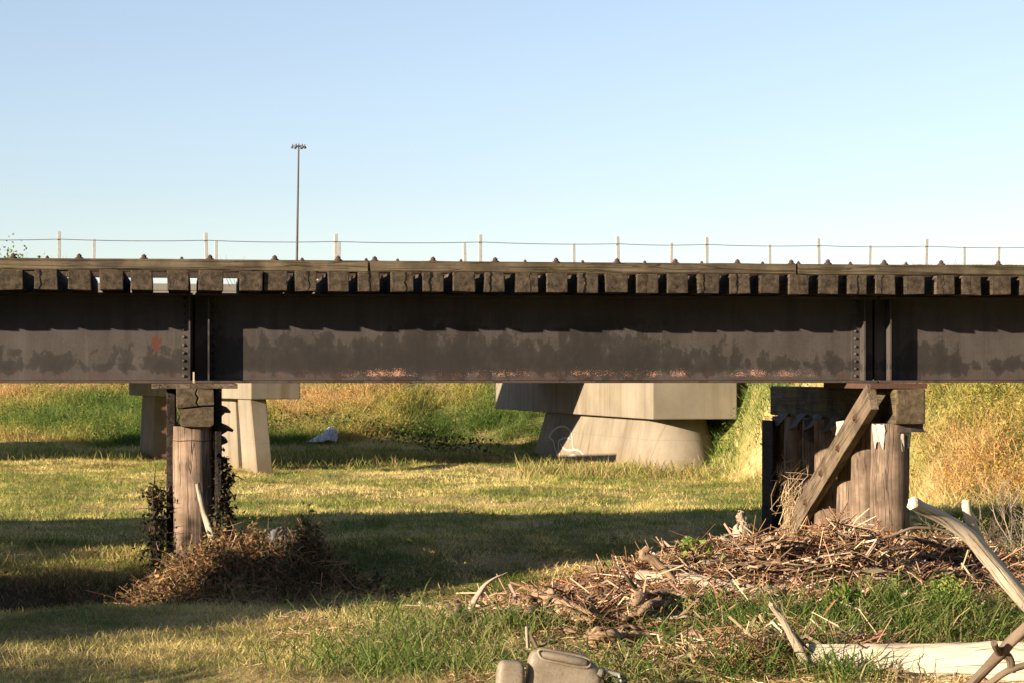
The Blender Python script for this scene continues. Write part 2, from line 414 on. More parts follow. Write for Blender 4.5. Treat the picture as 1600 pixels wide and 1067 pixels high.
M['straw'] = mat_blades('straw_stick', .12, .85)
M['pale'] = mat_driftwood('pale_driftwood', (.60, .50, .38), (.80, .69, .54), crack=.35)
M['log'] = mat_driftwood('bleached_log', (.60, .50, .37), (.82, .71, .55), crack=.3)
M['grey'] = mat_driftwood('grey_driftwood', (.36, .28, .205), (.62, .51, .39), crack=.6)
M['brown'] = mat_driftwood('brown_driftwood', (.23, .145, .085), (.46, .32, .205), crack=.8)
M['rotten'] = mat_driftwood('rotten_wood', (.25, .15, .085), (.56, .40, .255), crack=.9)
M['twig'] = mat_driftwood('twig_bark', (.14, .10, .07), (.27, .21, .155), crack=.2)
M['birch'] = mat_driftwood('pale_stick', (.36, .30, .22), (.55, .47, .36), crack=.5)
M['vine'] = mat_driftwood('dead_vine', (.05, .037, .028), (.11, .08, .06), crack=.2)
def mat_plastic():
    b = NB('tan_grey_plastic'); o = b.obj(); n1 = b.noise(o, 6, 5, .65); n2 = b.noise(o, 60, 4, .7); sc_ = b.noise(b.map(o, (14, 14, 220)), 1, 2, .5)
    col = b.mix(b.ramp(n1, [(.32, 0), (.68, 1)]), (.20, .165, .12), (.31, .265, .205))
    col = b.mix(b.math('MULTIPLY', b.ramp(n2, [(.52, 0), (.66, 1)]), .55), col, (.12, .085, .055))
    col = b.mix(b.math('MULTIPLY', b.ramp(sc_, [(.66, 0), (.70, 1)]), .35), col, (.42, .38, .32))
    return b.pbr(col, .55, b.bump(b.math('ADD', n2, n1), .25, .004), .35)
M['plastic'] = mat_plastic()
M['plasticd'] = mat_simple('dark_plastic', (.045, .042, .04), .3, 30, .5, .2)
M['plasticw'] = mat_simple('pale_plastic', (.42, .40, .37), .15, 25, .45, .1)
M['bag'] = mat_simple('white_plastic_sheet', (.62, .64, .68), .1, 30, .4, .3)
M['greycloth'] = mat_simple('grey_sodden_sheet', (.115, .115, .125), .5, 16, .7, .6)
M['ground'] = mat_ground()

# ------------------------------------------------------------------ ground, one sheet to the horizon
def axis_pts(dense, lo, hi):
    out = list(dense); st = dense[1] - dense[0]; x = dense[0]; a = []
    while x > lo: st *= 1.22; x -= st; a.append(x)
    b = []; st = dense[-1] - dense[-2]; x = dense[-1]
    while x < hi: st *= 1.22; x += st; b.append(x)
    return np.array(a[::-1] + out + b)
gx = axis_pts(np.arange(-13, 15.01, .13), -900, 900)
gy = axis_pts(np.concatenate([np.arange(12, 26, .09), np.arange(26, 50, .2), np.arange(50, 80, .5)]), -500, 1500)
GX, GY = np.meshgrid(gx, gy)
def ground_col(X, Y):
    n = fbm(X * .9, Y * .9, 41)[:, None]; m = fbm(X * .18, Y * .18, 43)[:, None]
    green = np.array([.18, .18, .055]); straw = np.array([.44, .32, .16]); soil = np.array([.075, .052, .036]); mulch = np.array([.06, .036, .022])
    t = sstep((n * .6 + m * .4 - .38) / .25)
    c = green * (1 - t) + straw * t
    ditch = np.zeros(len(X))
    yd = 21.2 + .12 * (X + 4)
    ditch = np.maximum(ditch, np.exp(-((Y - yd - .35) / .85) ** 2) * sstep((-1.4 - X) / 1.0))
    ditch = np.maximum(ditch, .6 * np.exp(-((Y - 20.6) / .8) ** 2) * sstep((X + 2) / 1) * sstep((2.4 - X) / 1))
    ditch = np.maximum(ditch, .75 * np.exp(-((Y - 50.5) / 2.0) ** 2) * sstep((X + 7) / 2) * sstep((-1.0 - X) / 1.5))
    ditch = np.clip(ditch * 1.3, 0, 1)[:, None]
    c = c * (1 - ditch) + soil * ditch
    mm = np.zeros(len(X))
    for mx, my, rx, ry, mh in MOUNDS: mm = np.maximum(mm, np.exp(-.8 * (((X - mx) / rx) ** 2 + ((Y - my) / ry) ** 2)))
    mm = sstep((mm - .2) / .4)[:, None]
    return c * (1 - mm) + mulch * mm * (.6 + .8 * fbm(X * 6, Y * 6, 45)[:, None]) 
fx, fy = GX.ravel(), GY.ravel()
V = np.stack([fx, fy, H(fx, fy)], 1)
nx, ny = len(gx), len(gy)
i, j = np.meshgrid(np.arange(nx - 1), np.arange(ny - 1))
q = (j * nx + i).ravel()
faces = np.stack([q, q + 1, q + nx + 1, q + nx], 1).ravel()
me = np_mesh('ground', V, faces, np.full(len(q), 4), ground_col(fx, fy), True)
tag(link('ground', me, M['ground']), 'mown river flat rising to a weedy bank behind', kind='structure')

# ------------------------------------------------------------------ blades, leaves and sticks by the thousand
def blades(X, Y, Z, h, w, col, lean=.35, bend=.5, segs=2, az=None, leanv=None):
    N = len(X); az = rng.uniform(0, 2 * np.pi, N) if az is None else az
    la = np.abs(rng.normal(0, lean, N)) if leanv is None else leanv
    wd = rng.uniform(0, 2 * np.pi, N)
    wx, wy = np.cos(wd), np.sin(wd); dx, dy = np.cos(az), np.sin(az)
    K = 2 * segs + 1
    V = np.zeros((N, K, 3)); C = np.zeros((N, K, 3))
    for k in range(segs + 1):
        t = k / segs
        ang = la + bend * t * np.abs(rng.normal(1, .4, N)) if k else la
        if k == 0: cx, cy, cz = X.copy(), Y.copy(), Z - .02
        else:
            step = h / segs
            cx = cx + dx * np.sin(ang) * step; cy = cy + dy * np.sin(ang) * step; cz = cz + np.cos(ang) * step
        sh = 0.75 + .35 * t
        if k < segs:
            ww = w * (1 - .35 * t) * .5
            V[:, 2 * k] = np.stack([cx - wx * ww, cy - wy * ww, cz], 1); V[:, 2 * k + 1] = np.stack([cx + wx * ww, cy + wy * ww, cz], 1)
            C[:, 2 * k] = C[:, 2 * k + 1] = col
        else:
            V[:, 2 * k] = np.stack([cx, cy, cz], 1); C[:, 2 * k] = col
    base = (np.arange(N) * K)[:, None]
    fl, sz = [], []
    pat = []
    for k in range(segs - 1): pat += [2 * k, 2 * k + 1, 2 * k + 3, 2 * k + 2]
    pat += [2 * segs - 2, 2 * segs - 1, 2 * segs]
    sizes = [4] * (segs - 1) + [3]
    return V.reshape(-1, 3), (base + np.array(pat)[None]).ravel(), np.tile(sizes, N), C.reshape(-1, 3)

def leaves(X, Y, Z, size, col, tilt=.8):
    N = len(X)
    n = rng.normal(0, 1, (N, 3)) * np.array([tilt, tilt, 1.0]); n /= np.linalg.norm(n, axis=1, keepdims=True) + 1e-9
    t = rng.normal(0, 1, (N, 3)); t -= n * (t * n).sum(1, keepdims=True); t /= np.linalg.norm(t, axis=1, keepdims=True) + 1e-9
    b = np.cross(n, t); c = np.stack([X, Y, Z], 1); s = size[:, None]
    V = np.stack([c - t * s * .5, c + b * s * .28 + n * s * .06, c + t * s * .5 - n * s * .08, c - b * s * .28 + n * s * .06], 1)
    base = (np.arange(N) * 4)[:, None]
    return V.reshape(-1, 3), (base + np.arange(4)[None]).ravel(), np.full(N, 4), np.repeat(col, 4, 0)

def sticks(X, Y, Z, L, w, col, pitch=.25, az=None, pit=None):
    N = len(X); az = rng.uniform(0, 2 * np.pi, N) if az is None else az
    pt = rng.normal(0, pitch, N) if pit is None else pit
    d = np.stack([np.cos(az) * np.cos(pt), np.sin(az) * np.cos(pt), np.sin(pt)], 1)
    r = rng.normal(0, 1, (N, 3)); x = np.cross(d, r); x /= np.linalg.norm(x, axis=1, keepdims=True) + 1e-9; y = np.cross(d, x)
    c = np.stack([X, Y, Z], 1); bendv = rng.normal(0, .11, (N, 3)) * L[:, None]
    V = np.zeros((N, 9, 3))
    for e, off in enumerate((-.5, 0, .5)):
        p = c + d * (L * off)[:, None] + (bendv if e == 1 else 0)
        for k in range(3):
            a = 2 * np.pi * k / 3
            V[:, e * 3 + k] = p + (x * math.cos(a) + y * math.sin(a)) * (w * .5 * (1 if e < 2 else .6))[:, None]
    pat = []
    for e in (0, 3):
        for k in range(3): pat += [e + k, e + (k + 1) % 3, e + 3 + (k + 1) % 3, e + 3 + k]
    base = (np.arange(N) * 9)[:, None]
    return V.reshape(-1, 3), (base + np.array(pat)[None]).ravel(), np.full(N * 6, 4), np.repeat(col, 9, 0)

def cat(parts):
    V, Fc, S, C = [], [], [], []; o = 0
    for v, f, s, c in parts: V.append(v); Fc.append(f + o); S.append(s); C.append(c); o += len(v)
    return np.concatenate(V), np.concatenate(Fc), np.concatenate(S), np.concatenate(C)
def stuff(name, parts, mat, label=None, cat_=None, parent=None, kind='stuff'):
    me = np_mesh(name, *cat(parts)); o = link(name, me, mat, parent)
    return tag(o, label, cat_, None, kind)

def pick(cols, t):
    cols = np.array(cols); t = np.clip(t, 0, .9999) * (len(cols) - 1); i = t.astype(int); f = (t - i)[:, None]
    return cols[i] * (1 - f) + cols[i + 1] * f
def jitc(c, s=.18): return np.clip(c * rng.normal(1, s, (len(c), 1)) * rng.normal(1, .05, c.shape), .003, 1)

def wedge(N, y0, y1, k=.255, m=.7, p=1.0):
    """points over the ground in view and a margin round it, thinning with distance"""
    u = rng.uniform(0, 1, N)
    Y = (y0 ** p + u * (y1 ** p - y0 ** p)) ** (1 / p)
    X = rng.uniform(-1, 1, N) * (k * Y + m)
    return X, Y

def mound_mask(X, Y, k=.8):
    mm = np.zeros(len(X))
    for mx, my, rx, ry, mh in MOUNDS: mm = np.maximum(mm, np.exp(-k * (((X - mx) / rx) ** 2 + ((Y - my) / ry) ** 2)))
    return mm
GREENS = [(.12, .17, .035), (.22, .255, .06), (.42, .39, .11), (.62, .52, .18), (.72, .58, .26)]

# mown field grass
X, Y = wedge(330000, 21.8, 62, p=1.15)
b = bank_s(X, Y)
mx = mound_mask(X, Y)
keep = (b < .22) & (mx < .45)
yd = 21.2 + .12 * (X + 4)
bare = np.exp(-((Y - yd - .35) / .7) ** 2) * sstep((-1.4 - X) / 1.0) + .8 * np.exp(-((Y - 50.5) / 2.0) ** 2) * sstep((X + 7) / 2) * sstep((-1.0 - X) / 1.5)
keep &= rng.uniform(0, 1, len(X)) > bare * .95
X, Y = X[keep], Y[keep]
n = fbm(X * .55, Y * .55, 51, 4); n2 = fbm(X * 2.6, Y * 2.6, 57, 2)
t = np.clip(.51 + (n - .5) * 1.8 + (n2 - .5) * 1.1 + rng.normal(0, .17, len(X)), 0, 1)
col = jitc(pick(GREENS, t))
hgt = (.05 + .06 * rng.uniform(0, 1, len(X)) + .12 * np.clip(.5 - t, 0, 1)) * (.7 + .7 * n2)
edge = sstep((Y - np.interp(X, BX, BY) + 4.5) / 2.0)
hgt = hgt * (1 + 1.6 * edge * rng.uniform(0, 1, len(X)))
parts = [blades(X, Y, H(X, Y), hgt, np.full(len(X), .0105), col, .5, .7)]
# lying straw
X, Y = wedge(46000, 21.8, 52, p=1.1); kk = (bank_s(X, Y) < .15) & (fbm(X * .7, Y * .7, 61, 4) + .35 * fbm(X * 3, Y * 3, 63) > .70); X, Y = X[kk], Y[kk]
parts.append(blades(X, Y, H(X, Y) + .035, rng.uniform(.10, .26, len(X)), np.full(len(X), .010), jitc(pick([(.30, .18, .075), (.48, .32, .15), (.58, .44, .24)], rng.uniform(0, 1, len(X)))), leanv=rng.normal(1.4, .12, len(X)), bend=.15))
nt_ = 2600; cx_, cy_ = wedge(nt_, 22, 56, p=1.2); kk = (bank_s(cx_, cy_) < .2) & (mound_mask(cx_, cy_) < .3); cx_, cy_ = cx_[kk], cy_[kk]; per = 26
tt = np.clip(.45 + (fbm(cx_ * .6, cy_ * .6, 64) - .5) * 2.2 + rng.normal(0, .2, len(cx_)), 0, 1); hh_ = rng.uniform(.06, .17, len(cx_))
X = np.repeat(cx_, per) + rng.normal(0, .06, len(cx_) * per); Y = np.repeat(cy_, per) + rng.normal(0, .06, len(cx_) * per)
parts.append(blades(X, Y, H(X, Y), np.repeat(hh_, per) * rng.uniform(.6, 1.2, len(X)), np.full(len(X), .010), jitc(pick(GREENS, np.repeat(tt, per))), .45, .8))
# matted dead clumps that throw little shadows
nt_ = 700; cx_, cy_ = wedge(nt_, 23, 52, p=1.2); kk = (bank_s(cx_, cy_) < .12) & (fbm(cx_ * .35, cy_ * .35, 66) > .5); cx_, cy_ = cx_[kk], cy_[kk]; per = 40
X = np.repeat(cx_, per) + rng.normal(0, .16, len(cx_) * per); Y = np.repeat(cy_, per) + rng.normal(0, .09, len(cx_) * per)
parts.append(blades(X, Y, H(X, Y) + rng.uniform(.0, .10, len(X)), rng.uniform(.1, .25, len(X)), np.full(len(X), .009), jitc(pick([(.16, .09, .04), (.36, .22, .10), (.55, .40, .2)], rng.uniform(0, 1, len(X)))), leanv=rng.normal(1.3, .25, len(X)), bend=.3))
stuff('field_grass', parts, M['blade'], 'short mown grass, green and straw coloured, across the flat', 'grass')

# mown grass in front of the ditch at the left and between the wrack
X, Y = wedge(170000, 12.6, 22.2, p=1.2)
right = sstep((X + 1.6 - (Y - 15) * .05) / .8)
keep = (rng.uniform(0, 1, len(X)) > bank_s(X, Y)) & (mound_mask(X, Y) < .5) & (rng.uniform(0, 1, len(X)) > .75 * right)
yd = 21.2 + .12 * (X + 4)
keep &= rng.uniform(0, 1, len(X)) > .93 * np.exp(-((Y - yd - .1) / .95) ** 2) * sstep((-1.2 - X) / 1.0)
X, Y = X[keep], Y[keep]; n = fbm(X * .8, Y * .8, 71, 4)
t = np.clip(.60 + (n - .5) * 2.2 + rng.normal(0, .22, len(X)), 0, 1)
parts = [blades(X, Y, H(X, Y), rng.uniform(.035, .11, len(X)) * (.8 + .8 * n), np.full(len(X), .0048), jitc(pick(GREENS, t)), .5, .8, 3)]
X, Y = wedge(30000, 12.6, 21.5); kk = fbm(X * 1.3, Y * 1.3, 73, 3) + .25 * (X < -1) > .52; X, Y = X[kk], Y[kk]
parts.append(blades(X, Y, H(X, Y) + .03, rng.uniform(.12, .35, len(X)), np.full(len(X), .006), jitc(pick([(.16, .10, .05), (.33, .24, .12), (.46, .37, .22)], rng.uniform(0, 1, len(X)))), leanv=rng.normal(1.4, .15, len(X)), bend=.2))
stuff('cut_grass', parts, M['blade'], 'short cut grass and hay in front of the ditch', 'grass')

n = 5200; X = rng.uniform(-6.6, -3.1, n); yd = 21.2 + .12 * (X + 4); Y = yd + rng.normal(.75, .5, n); g_ = fbm(X * 2.2, Y * 2.2, 75); kk = g_ > .46; X, Y, g_ = X[kk], Y[kk], g_[kk]; n = len(X)
parts = [blades(X, Y, H(X, Y), rng.uniform(.10, .34, n) * (.5 + g_), np.full(n, .006), jitc(pick([(.05, .08, .02), (.12, .15, .04), (.30, .24, .11), (.40, .29, .15)], rng.uniform(0, 1, n))), .6, 1.2, 3)]
n = 1600; X = rng.uniform(-6.6, -3.0, n); yd = 21.2 + .12 * (X + 4); Y = yd + rng.normal(.5, .5, n); kk = fbm(X * 1.8, Y * 1.8, 76) > .5; X, Y = X[kk], Y[kk]; n = len(X)
parts.append(leaves(X, Y, H(X, Y) + rng.uniform(.0, .16, n), rng.uniform(.03, .08, n), jitc(pick([(.03, .05, .014), (.08, .10, .03), (.14, .09, .04)], rng.uniform(0, 1, n)))))
stuff('ditch_weeds', parts, M['blade'], 'ragged weeds hanging over the dark edge of the ditch at the left', 'weeds')
# tall weeds on the bank
def bank_weeds():
    N = 5200
    X, Y = wedge(N * 3, 31, 82, p=1.2, k=.26, m=1.5)
    b = bank_s(X, Y); kk = (b > .05) & (Y < np.interp(X, BX, BY) + 27); X, Y = X[kk], Y[kk]
    ws = fbm(X * .16, Y * .16, 81, 3); wg = fbm(X * .5, Y * .5, 83, 3)
    up = bank_s(X, Y)
    parts = []
    # swathes: green low down, gold and rust high up and to the right
    tone = np.clip(.50 + (ws - .5) * 2.2 + (wg - .5) * 1.3 + .35 * (up - .45) + .22 * sstep((X - 4) / 4), 0, 1)
    PAL = [(.09, .15, .03), (.17, .24, .05), (.30, .31, .08), (.44, .36, .12), (.54, .37, .16), (.60, .42, .21)]
    per = 60
    cx = np.repeat(X, per); cy = np.repeat(Y, per); ct = np.repeat(tone, per); hh = np.repeat(rng.uniform(.22, .60, len(X)) * (.7 + .8 * wg), per)
    r = np.abs(rng.normal(0, .30, len(cx))); a = rng.uniform(0, 6.283, len(cx))
    x, y = cx + r * np.cos(a), cy + r * np.sin(a)
    col = jitc(pick(PAL, np.clip(ct + rng.normal(0, .11, len(ct)), 0, 1)))
    sw = np.repeat(rng.uniform(0, 6.283, len(X)), per)
    parts.append(blades(x, y, H(x, y), hh * rng.uniform(.5, 1.1, len(x)), np.full(len(x), .013), col, az=sw + rng.normal(0, .9, len(x)), lean=.45, bend=.8))
    # leafy weeds
    k2 = rng.uniform(0, 1, len(X)) < .34
    X2, Y2, T2 = X[k2], Y[k2], tone[k2]; per = 64
    cx = np.repeat(X2, per); cy = np.repeat(Y2, per); hh = np.repeat(rng.uniform(.25, .65, len(X2)), per)
    x = cx + rng.normal(0, .2, len(cx)); y = cy + rng.normal(0, .2, len(cx))
    z = H(x, y) + hh * np.sqrt(rng.uniform(0, 1, len(x)))
    LP = [(.05, .09, .02), (.11, .165, .03), (.26, .25, .045), (.44, .33, .07), (.46, .21, .08)]
    col = jitc(pick(LP, np.clip(np.repeat(T2, per) + np.repeat(rng.normal(0, .15, len(X2)), per) + rng.normal(0, .08, len(x)), 0, 1)))
    parts.append(leaves(x, y, z, rng.uniform(.03, .075, len(x)), col))
    return parts
stuff('bank_weeds', bank_weeds(), M['blade'], 'tall green, gold and rust coloured weeds covering the bank', 'weeds')

# dark brambles at the foot of the bank, in the road bridge's shade
def brambles():
    pts = [G(px, py) for px, py in [(445, 672), (500, 670), (560, 676), (610, 684), (640, 693), (668, 700), (690, 704), (712, 706), (752, 709)]]
    parts = []
    for k, p in enumerate(pts):
        n = [260, 200, 240, 260, 200, 90, 120, 110, 70][k]; s = .6 if k < 5 else .33
        x = p.x + rng.normal(0, s, n); y = p.y + rng.normal(0, s * .8, n); z = H(x, y) + rng.uniform(0, 1, n) ** 1.4 * (.5 if k < 5 else .42)
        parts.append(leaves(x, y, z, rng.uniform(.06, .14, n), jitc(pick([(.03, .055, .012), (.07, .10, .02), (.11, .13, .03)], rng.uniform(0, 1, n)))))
    return parts
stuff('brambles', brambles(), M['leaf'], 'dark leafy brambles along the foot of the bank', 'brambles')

# ------------------------------------------------------------------ railway bridge
O = Vector((-ST * DW, CT * DW, 0))
rb = empty('railway_bridge', O, TH)
tag(rb, 'low railway bridge of black steel girders carrying timber crossties', 'railway bridge')
ZB, ZT = 1.911, 2.856                     # underside of girder, underside of ties
JL, JR = a_of(303, 0), a_of(1364.5, 0)
GB = .19                                  # half width of the flanges
def girder(a0, a1, s, fit):
    g = MB(); g.box(a0, a1, s - .008, s + .008, ZB + .03, ZT - .03)
    go = g.build('girder', M['steel'], rb)
    f = MB(); f.box(a0, a1, s - GB, s + GB, ZB, ZB + .026, .004); f.build('bottom_flange', M['steel'], go)
    f = MB(); f.box(a0, a1, s - GB, s + GB, ZT - .034, ZT - .006, .004); f.build('top_flange', M['steel'], go)
    for e, a in ((1, a0), (-1, a1)):
        m = MB()
        ao = a + e * fit                                        # outstanding leg
        m.box(ao - .008, ao + .008, s - GB + .012, s - .009, ZB + .028, ZT - .036)
        m.box(min(ao + e * .009, ao + e * .105), max(ao + e * .009, ao + e * .105), s - .022, s - .0085, ZB + .028, ZT - .036)
        m.box(ao - .008, ao + .008, s + .009, s + GB - .012, ZB + .028, ZT - .036)
        for k in range(11):
            bm = bmesh.new(); bmesh.ops.create_icosphere(bm, subdivisions=2, radius=.0185)
            m.bm(bm, Matrix.Translation((ao + e * .057, s - .022, ZB + .075 + k * .081)), True)
        m.build('stiffener', M['steel'], go)
    return go
for s in (0, 1.65):
    girder(JL - 14.6, JL - 7.312, s, .13); girder(JL - 7.288, JL - .012, s, .035); girder(JL + .012, JR - .012, s, .14); girder(JR + .012, JR + 7.3, s, .13)
# a packing strip between top flange and ties keeps the deck tight
# ties: measured left and right edges of their ends in the photograph
TIES = [(-300, -264), (-250, -215), (-198, -162), (-150, -113), (-98, -62), (-48, -13), (0, 36), (54, 90), (107, 142), (156, 193), (204, 238), (261, 295), (310, 349), (375, 410), (413, 449), (461, 495), (513, 545), (560, 594), (611, 646), (660, 693), (708, 742), (757, 789), (806, 840), (855, 887), (902, 935), (946, 981), (995, 1029), (1044, 1076), (1091, 1124), (1141, 1173), (1188, 1219), (1234, 1264), (1281, 1311), (1326, 1354), (1369, 1400), (1415, 1445), (1462, 1491), (1504, 1533), (1550, 1579), (1595, 1625), (1641, 1671), (1687, 1716), (1732, 1762), (1778, 1806), (1824, 1852)]
TZ0, TZ1, S0 = 2.857, 3.063, -.70
def tie_mesh(w, k):
    random.seed(100 + k); m = MB()
    m.box(-w / 2, w / 2, 0, 2.75, -.103, .103, .010, .006)
    me = bpy.data.meshes.new('crosstie'); me.from_pydata(m.v, [], m.f); me.materials.append(M['tie']); return me
for k, (p0, p1) in enumerate(TIES):
    a0, a1 = a_of(p0, S0), a_of(p1, S0)
    o = link('crosstie', tie_mesh(a1 - a0, k), None, rb)
    o.location = ((a0 + a1) / 2, S0 + random.uniform(-.025, .02), (TZ0 + TZ1) / 2 + random.uniform(-.004, .001))
    o.rotation_euler = (0, random.uniform(-.01, .01), random.uniform(-.012, .012))
k = 60; a = a_of(-282, S0) - .33
while a > JL - 14.6:
    o = link('crosstie', tie_mesh(.235, k), None, rb); o.location = (a, S0 + random.uniform(-.025, .02), (TZ0 + TZ1) / 2); k += 1; a -= random.uniform(.31, .345)
for a in (JL, JR):
    m = MB(); m.box(a - .16, a + .16, .30, .32, 2.03, 2.85); m.build('diaphragm', M['steel'], rb)
# guard timbers
SG = -.66
AW = JL - 7.3 * 2 - .2
joints = [AW, AW + 6.2, a_of(-330, SG), a_of(577, SG), a_of(1246, SG), a_of(1880, SG)]
BOLTS = [(-190, 1), (-80, 1), (21, 1), (74, 0), (124, 1), (225, 1), (284, 0), (328, 1), (429, 1), (472, 0), (528, 1), (572, 0), (585, 1), (621, 0), (676, 1), (720, 0), (773, 1), (820, 0), (868, 1), (910, 0), (963, 1), (1007, 0), (1054, 1), (1096, 0), (1151, 1), (1191, 0), (1235, 1), (1247, 0), (1292, 1), (1328, 0), (1380, 1), (1415, 0), (1469, 1), (1558, 1), (1660, 1), (1760, 1)]
for k in range(5):
    m = MB(); n = 14
    a0, a1 = joints[k] + .006, joints[k + 1] - .006
    dz = [0, .003, 0, -.003, .004][k]
    bm = bmesh.new(); bmesh.ops.create_cube(bm, size=1)
    bmesh.ops.subdivide_edges(bm, edges=[e for e in bm.edges if abs(e.verts[0].co.x - e.verts[1].co.x) > .5], cuts=26)
    random.seed(40 + k)
    for v in bm.verts:
        v.co = Vector(((a0 + a1) / 2 + v.co.x * (a1 - a0), SG + .09 + v.co.y * .18, 3.119 + dz + v.co.z * .112))
        v.co.z += .006 * math.sin(v.co.x * 1.9 + k) + random.uniform(-.003, .003); v.co.y += random.uniform(-.004, .004)
    bmesh.ops.bevel(bm, geom=[e for e in bm.edges if e.calc_face_angle(0) > 1], offset=.01, segments=2, affect='EDGES')
    m.bm(bm); g = m.build('guard_timber', M['guard'], rb)
    if k == 2: g['label'] = 'grey guard timber stained with yellow green moss'
    for px, big in BOLTS:
        a = a_of(px, SG + .09)
        if not (a0 < a < a1): continue
        c = MB(); zt = 3.176 + dz; r = 1.0 if big else .62
        ring = [(.046 * r, 0), (.046 * r, .010), (.038 * r, .020), (.027 * r, .027), (.025 * r, .028), (.025 * r, .050), (.021 * r, .054), (.012 * r, .055), (.012 * r, .066)]
        vs, fs = [], []
        for rr, zz in ring:
            for q in range(10): vs.append((a + rr * math.cos(q * .6283), SG + (.055 if big else .075) + rr * math.sin(q * .6283), zt + zz * r * .85 - .004))
        for i_ in range(len(ring) - 1):
            for q in range(10): fs.append([i_ * 10 + q, i_ * 10 + (q + 1) % 10, i_ * 10 + 10 + (q + 1) % 10, i_ * 10 + 10 + q])
        fs.append([(len(ring) - 1) * 10 + q for q in range(10)])
        c.add(vs, fs); c.build('bolt', M['boltiron'], g)
for s in (.11, 1.545):
    m = MB()
    for x0, x1, z0, z1 in ((-.065, .065, 0, .012), (-.007, .007, .012, .105), (-.034, .034, .105, .145)):
        m.box(AW, joints[-1], s + x0, s + x1, 3.082 + z0 * .92, 3.082 + z1 * .92, .003)
    m.build('rail', M['rail'], rb)

# ------------------------------------------------------------------ timber bents
def ripped_sheet(name, pts, mat, parent, thick=.004, seed=0):
    """a crumpled scrap of flashing from a row of (top, bottom) points"""
    m = MB(); rnd = random.Random(seed); vs = []
    for t, b_ in pts:
        t, b_ = Vector(t), Vector(b_)
        for q in (0, .5, 1): vs.append(t.lerp(b_, q) + Vector([rnd.uniform(-.012, .012) for _ in range(3)]))
    fs = []
    for i_ in range(len(pts) - 1):
        for q in range(2): fs.append([i_ * 3 + q, i_ * 3 + 3 + q, i_ * 3 + 4 + q, i_ * 3 + 1 + q])
    m.add(vs, fs); o = m.build(name, mat, parent)
    md = o.modifiers.new('thickness', 'SOLIDIFY'); md.thickness = thick
    return o
def pile(parent, a, s, r0, r1, z1, seed, name='pile', gz=None):
    w = O + Vector((CT * a - ST * s, ST * a + CT * s, 0))
    z0 = hz(w.x, w.y) - .25
    m = MB(); n = 9
    rnd = random.Random(seed); pts, rad = [], []
    for k in range(n + 1):
        t = k / n; pts.append((a + .006 * math.sin(k + seed), s, z0 + (z1 - z0) * t)); rad.append((r0 + (r1 - r0) * t))
    m.tube(pts, rad, 28, .012, .018, seed)
    return m.build(name, M['pile'], parent)
def bolt_head(m, p, axis, r=.028, l=.03):
    p = Vector(p); ax = Vector(axis)
    m.tube([p - ax * .005, p + ax * .008], [r * 1.7, r * 1.6], 12); m.tube([p + ax * .008, p + ax * l], [r, r * .9], 6)

# left bent
wl = empty('timber_bent', O, TH); tag(wl, 'timber trestle bent with one round pile in front, vine hung, under the left girder joint', 'trestle bent')
aL0, aL1 = a_of(275.5, -1.1), a_of(335, -1.1)
zc1, zc0 = z_of(305, 607, -1.1), z_of(305, 667, -1.1)
zm = z_of(305, 637.5, -1.1)
def wonky(o, amp, seed):
    me = o.data; rnd = random.Random(seed)
    for v in me.vertices: v.co += Vector([rnd.uniform(-amp, amp) for _ in range(3)])
capm = MB()
cx = (aL0 + aL1) / 2; czm = (zc0 + zc1) / 2
def cap_chunk(pts2, y0, y1, name, mat, parent, loc):
    """prism of a cap's end outline (x, z)"""
    m = MB(); n = len(pts2)
    bm = bmesh.new()
    a = [bm.verts.new((x, y0, z)) for x, z in pts2]; b_ = [bm.verts.new((x, y1, z)) for x, z in pts2]
    bm.faces.new(a[::-1] if False else a); bm.faces.new(b_[::-1])
    for i_ in range(n): bm.faces.new([a[(i_ + 1) % n], a[i_], b_[i_], b_[(i_ + 1) % n]])
    bmesh.ops.recalc_face_normals(bm, faces=bm.faces[:])
    bmesh.ops.bevel(bm, geom=[e for e in bm.edges if e.calc_length() > .02], offset=.006, segments=1, affect='EDGES')
    m.bm(bm); return m.build(name, mat, parent, loc)
hw = (aL1 - aL0) / 2; hh = (zc1 - zc0) / 2; zmm = zm - czm
capo = empty('cap', (cx, 0, czm)); capo.parent = wl
up1 = [(-hw, hh), (.015, hh), (-.004, hh - .05), (.022, hh - .09), (.004, hh - .14), (.03, zmm + .022), (-.06, zmm + .012), (-.13, zmm + .004), (-hw, zmm + .012)]
up2 = [(.026, hh), (hw - .006, hh - .01), (hw, zmm + .032), (.10, zmm + .028), (.042, zmm + .024), (.018, hh - .14), (.037, hh - .09), (.008, hh - .05)]
lo = [(-hw + .006, zmm - .006), (-.13, zmm - .012), (-.06, zmm - .004), (.04, zmm + .008), (.10, zmm + .014), (hw - .002, zmm + .016), (hw - .004, -hh + .02), (hw - .04, -hh), (-hw + .05, -hh + .004), (-hw + .03, -hh + .06), (-hw + .045, -hh + .1)]
cap_chunk(up1, -1.1, 4.0, 'cap_timber', M['cap'], capo, None); cap_chunk(up2, -1.1, 4.0, 'cap_timber', M['cap'], capo, None); cap_chunk(lo, -1.085, 4.0, 'cap_timber', M['cap'], capo, None)
m = MB(); m.box(aL0 + .02, aL1 - .02, -1.0, 3.95, zc0 + .03, zc1 - .03); m.build('cap_core', M['darkbrace'], wl)
pile(wl, (a_of(270, -.83) + a_of(336, -.83)) / 2 + .0, -.83, .222, .205, zc0 + .002, 3)
for k, s in enumerate((.05, .75, 1.45, 2.15, 2.85, 3.55)):
    pile(wl, cx + random.uniform(-.02, .02), s, .20, .19, zc0 + .002, 20 + k)
# bearing boards on the cap
m = MB(); m.box(a_of(237, -.95), a_of(371, -.95), -1.04, .75, zc1 + .001, ZB - .002, .004); m.build('bearing_board', M['brace'], wl)
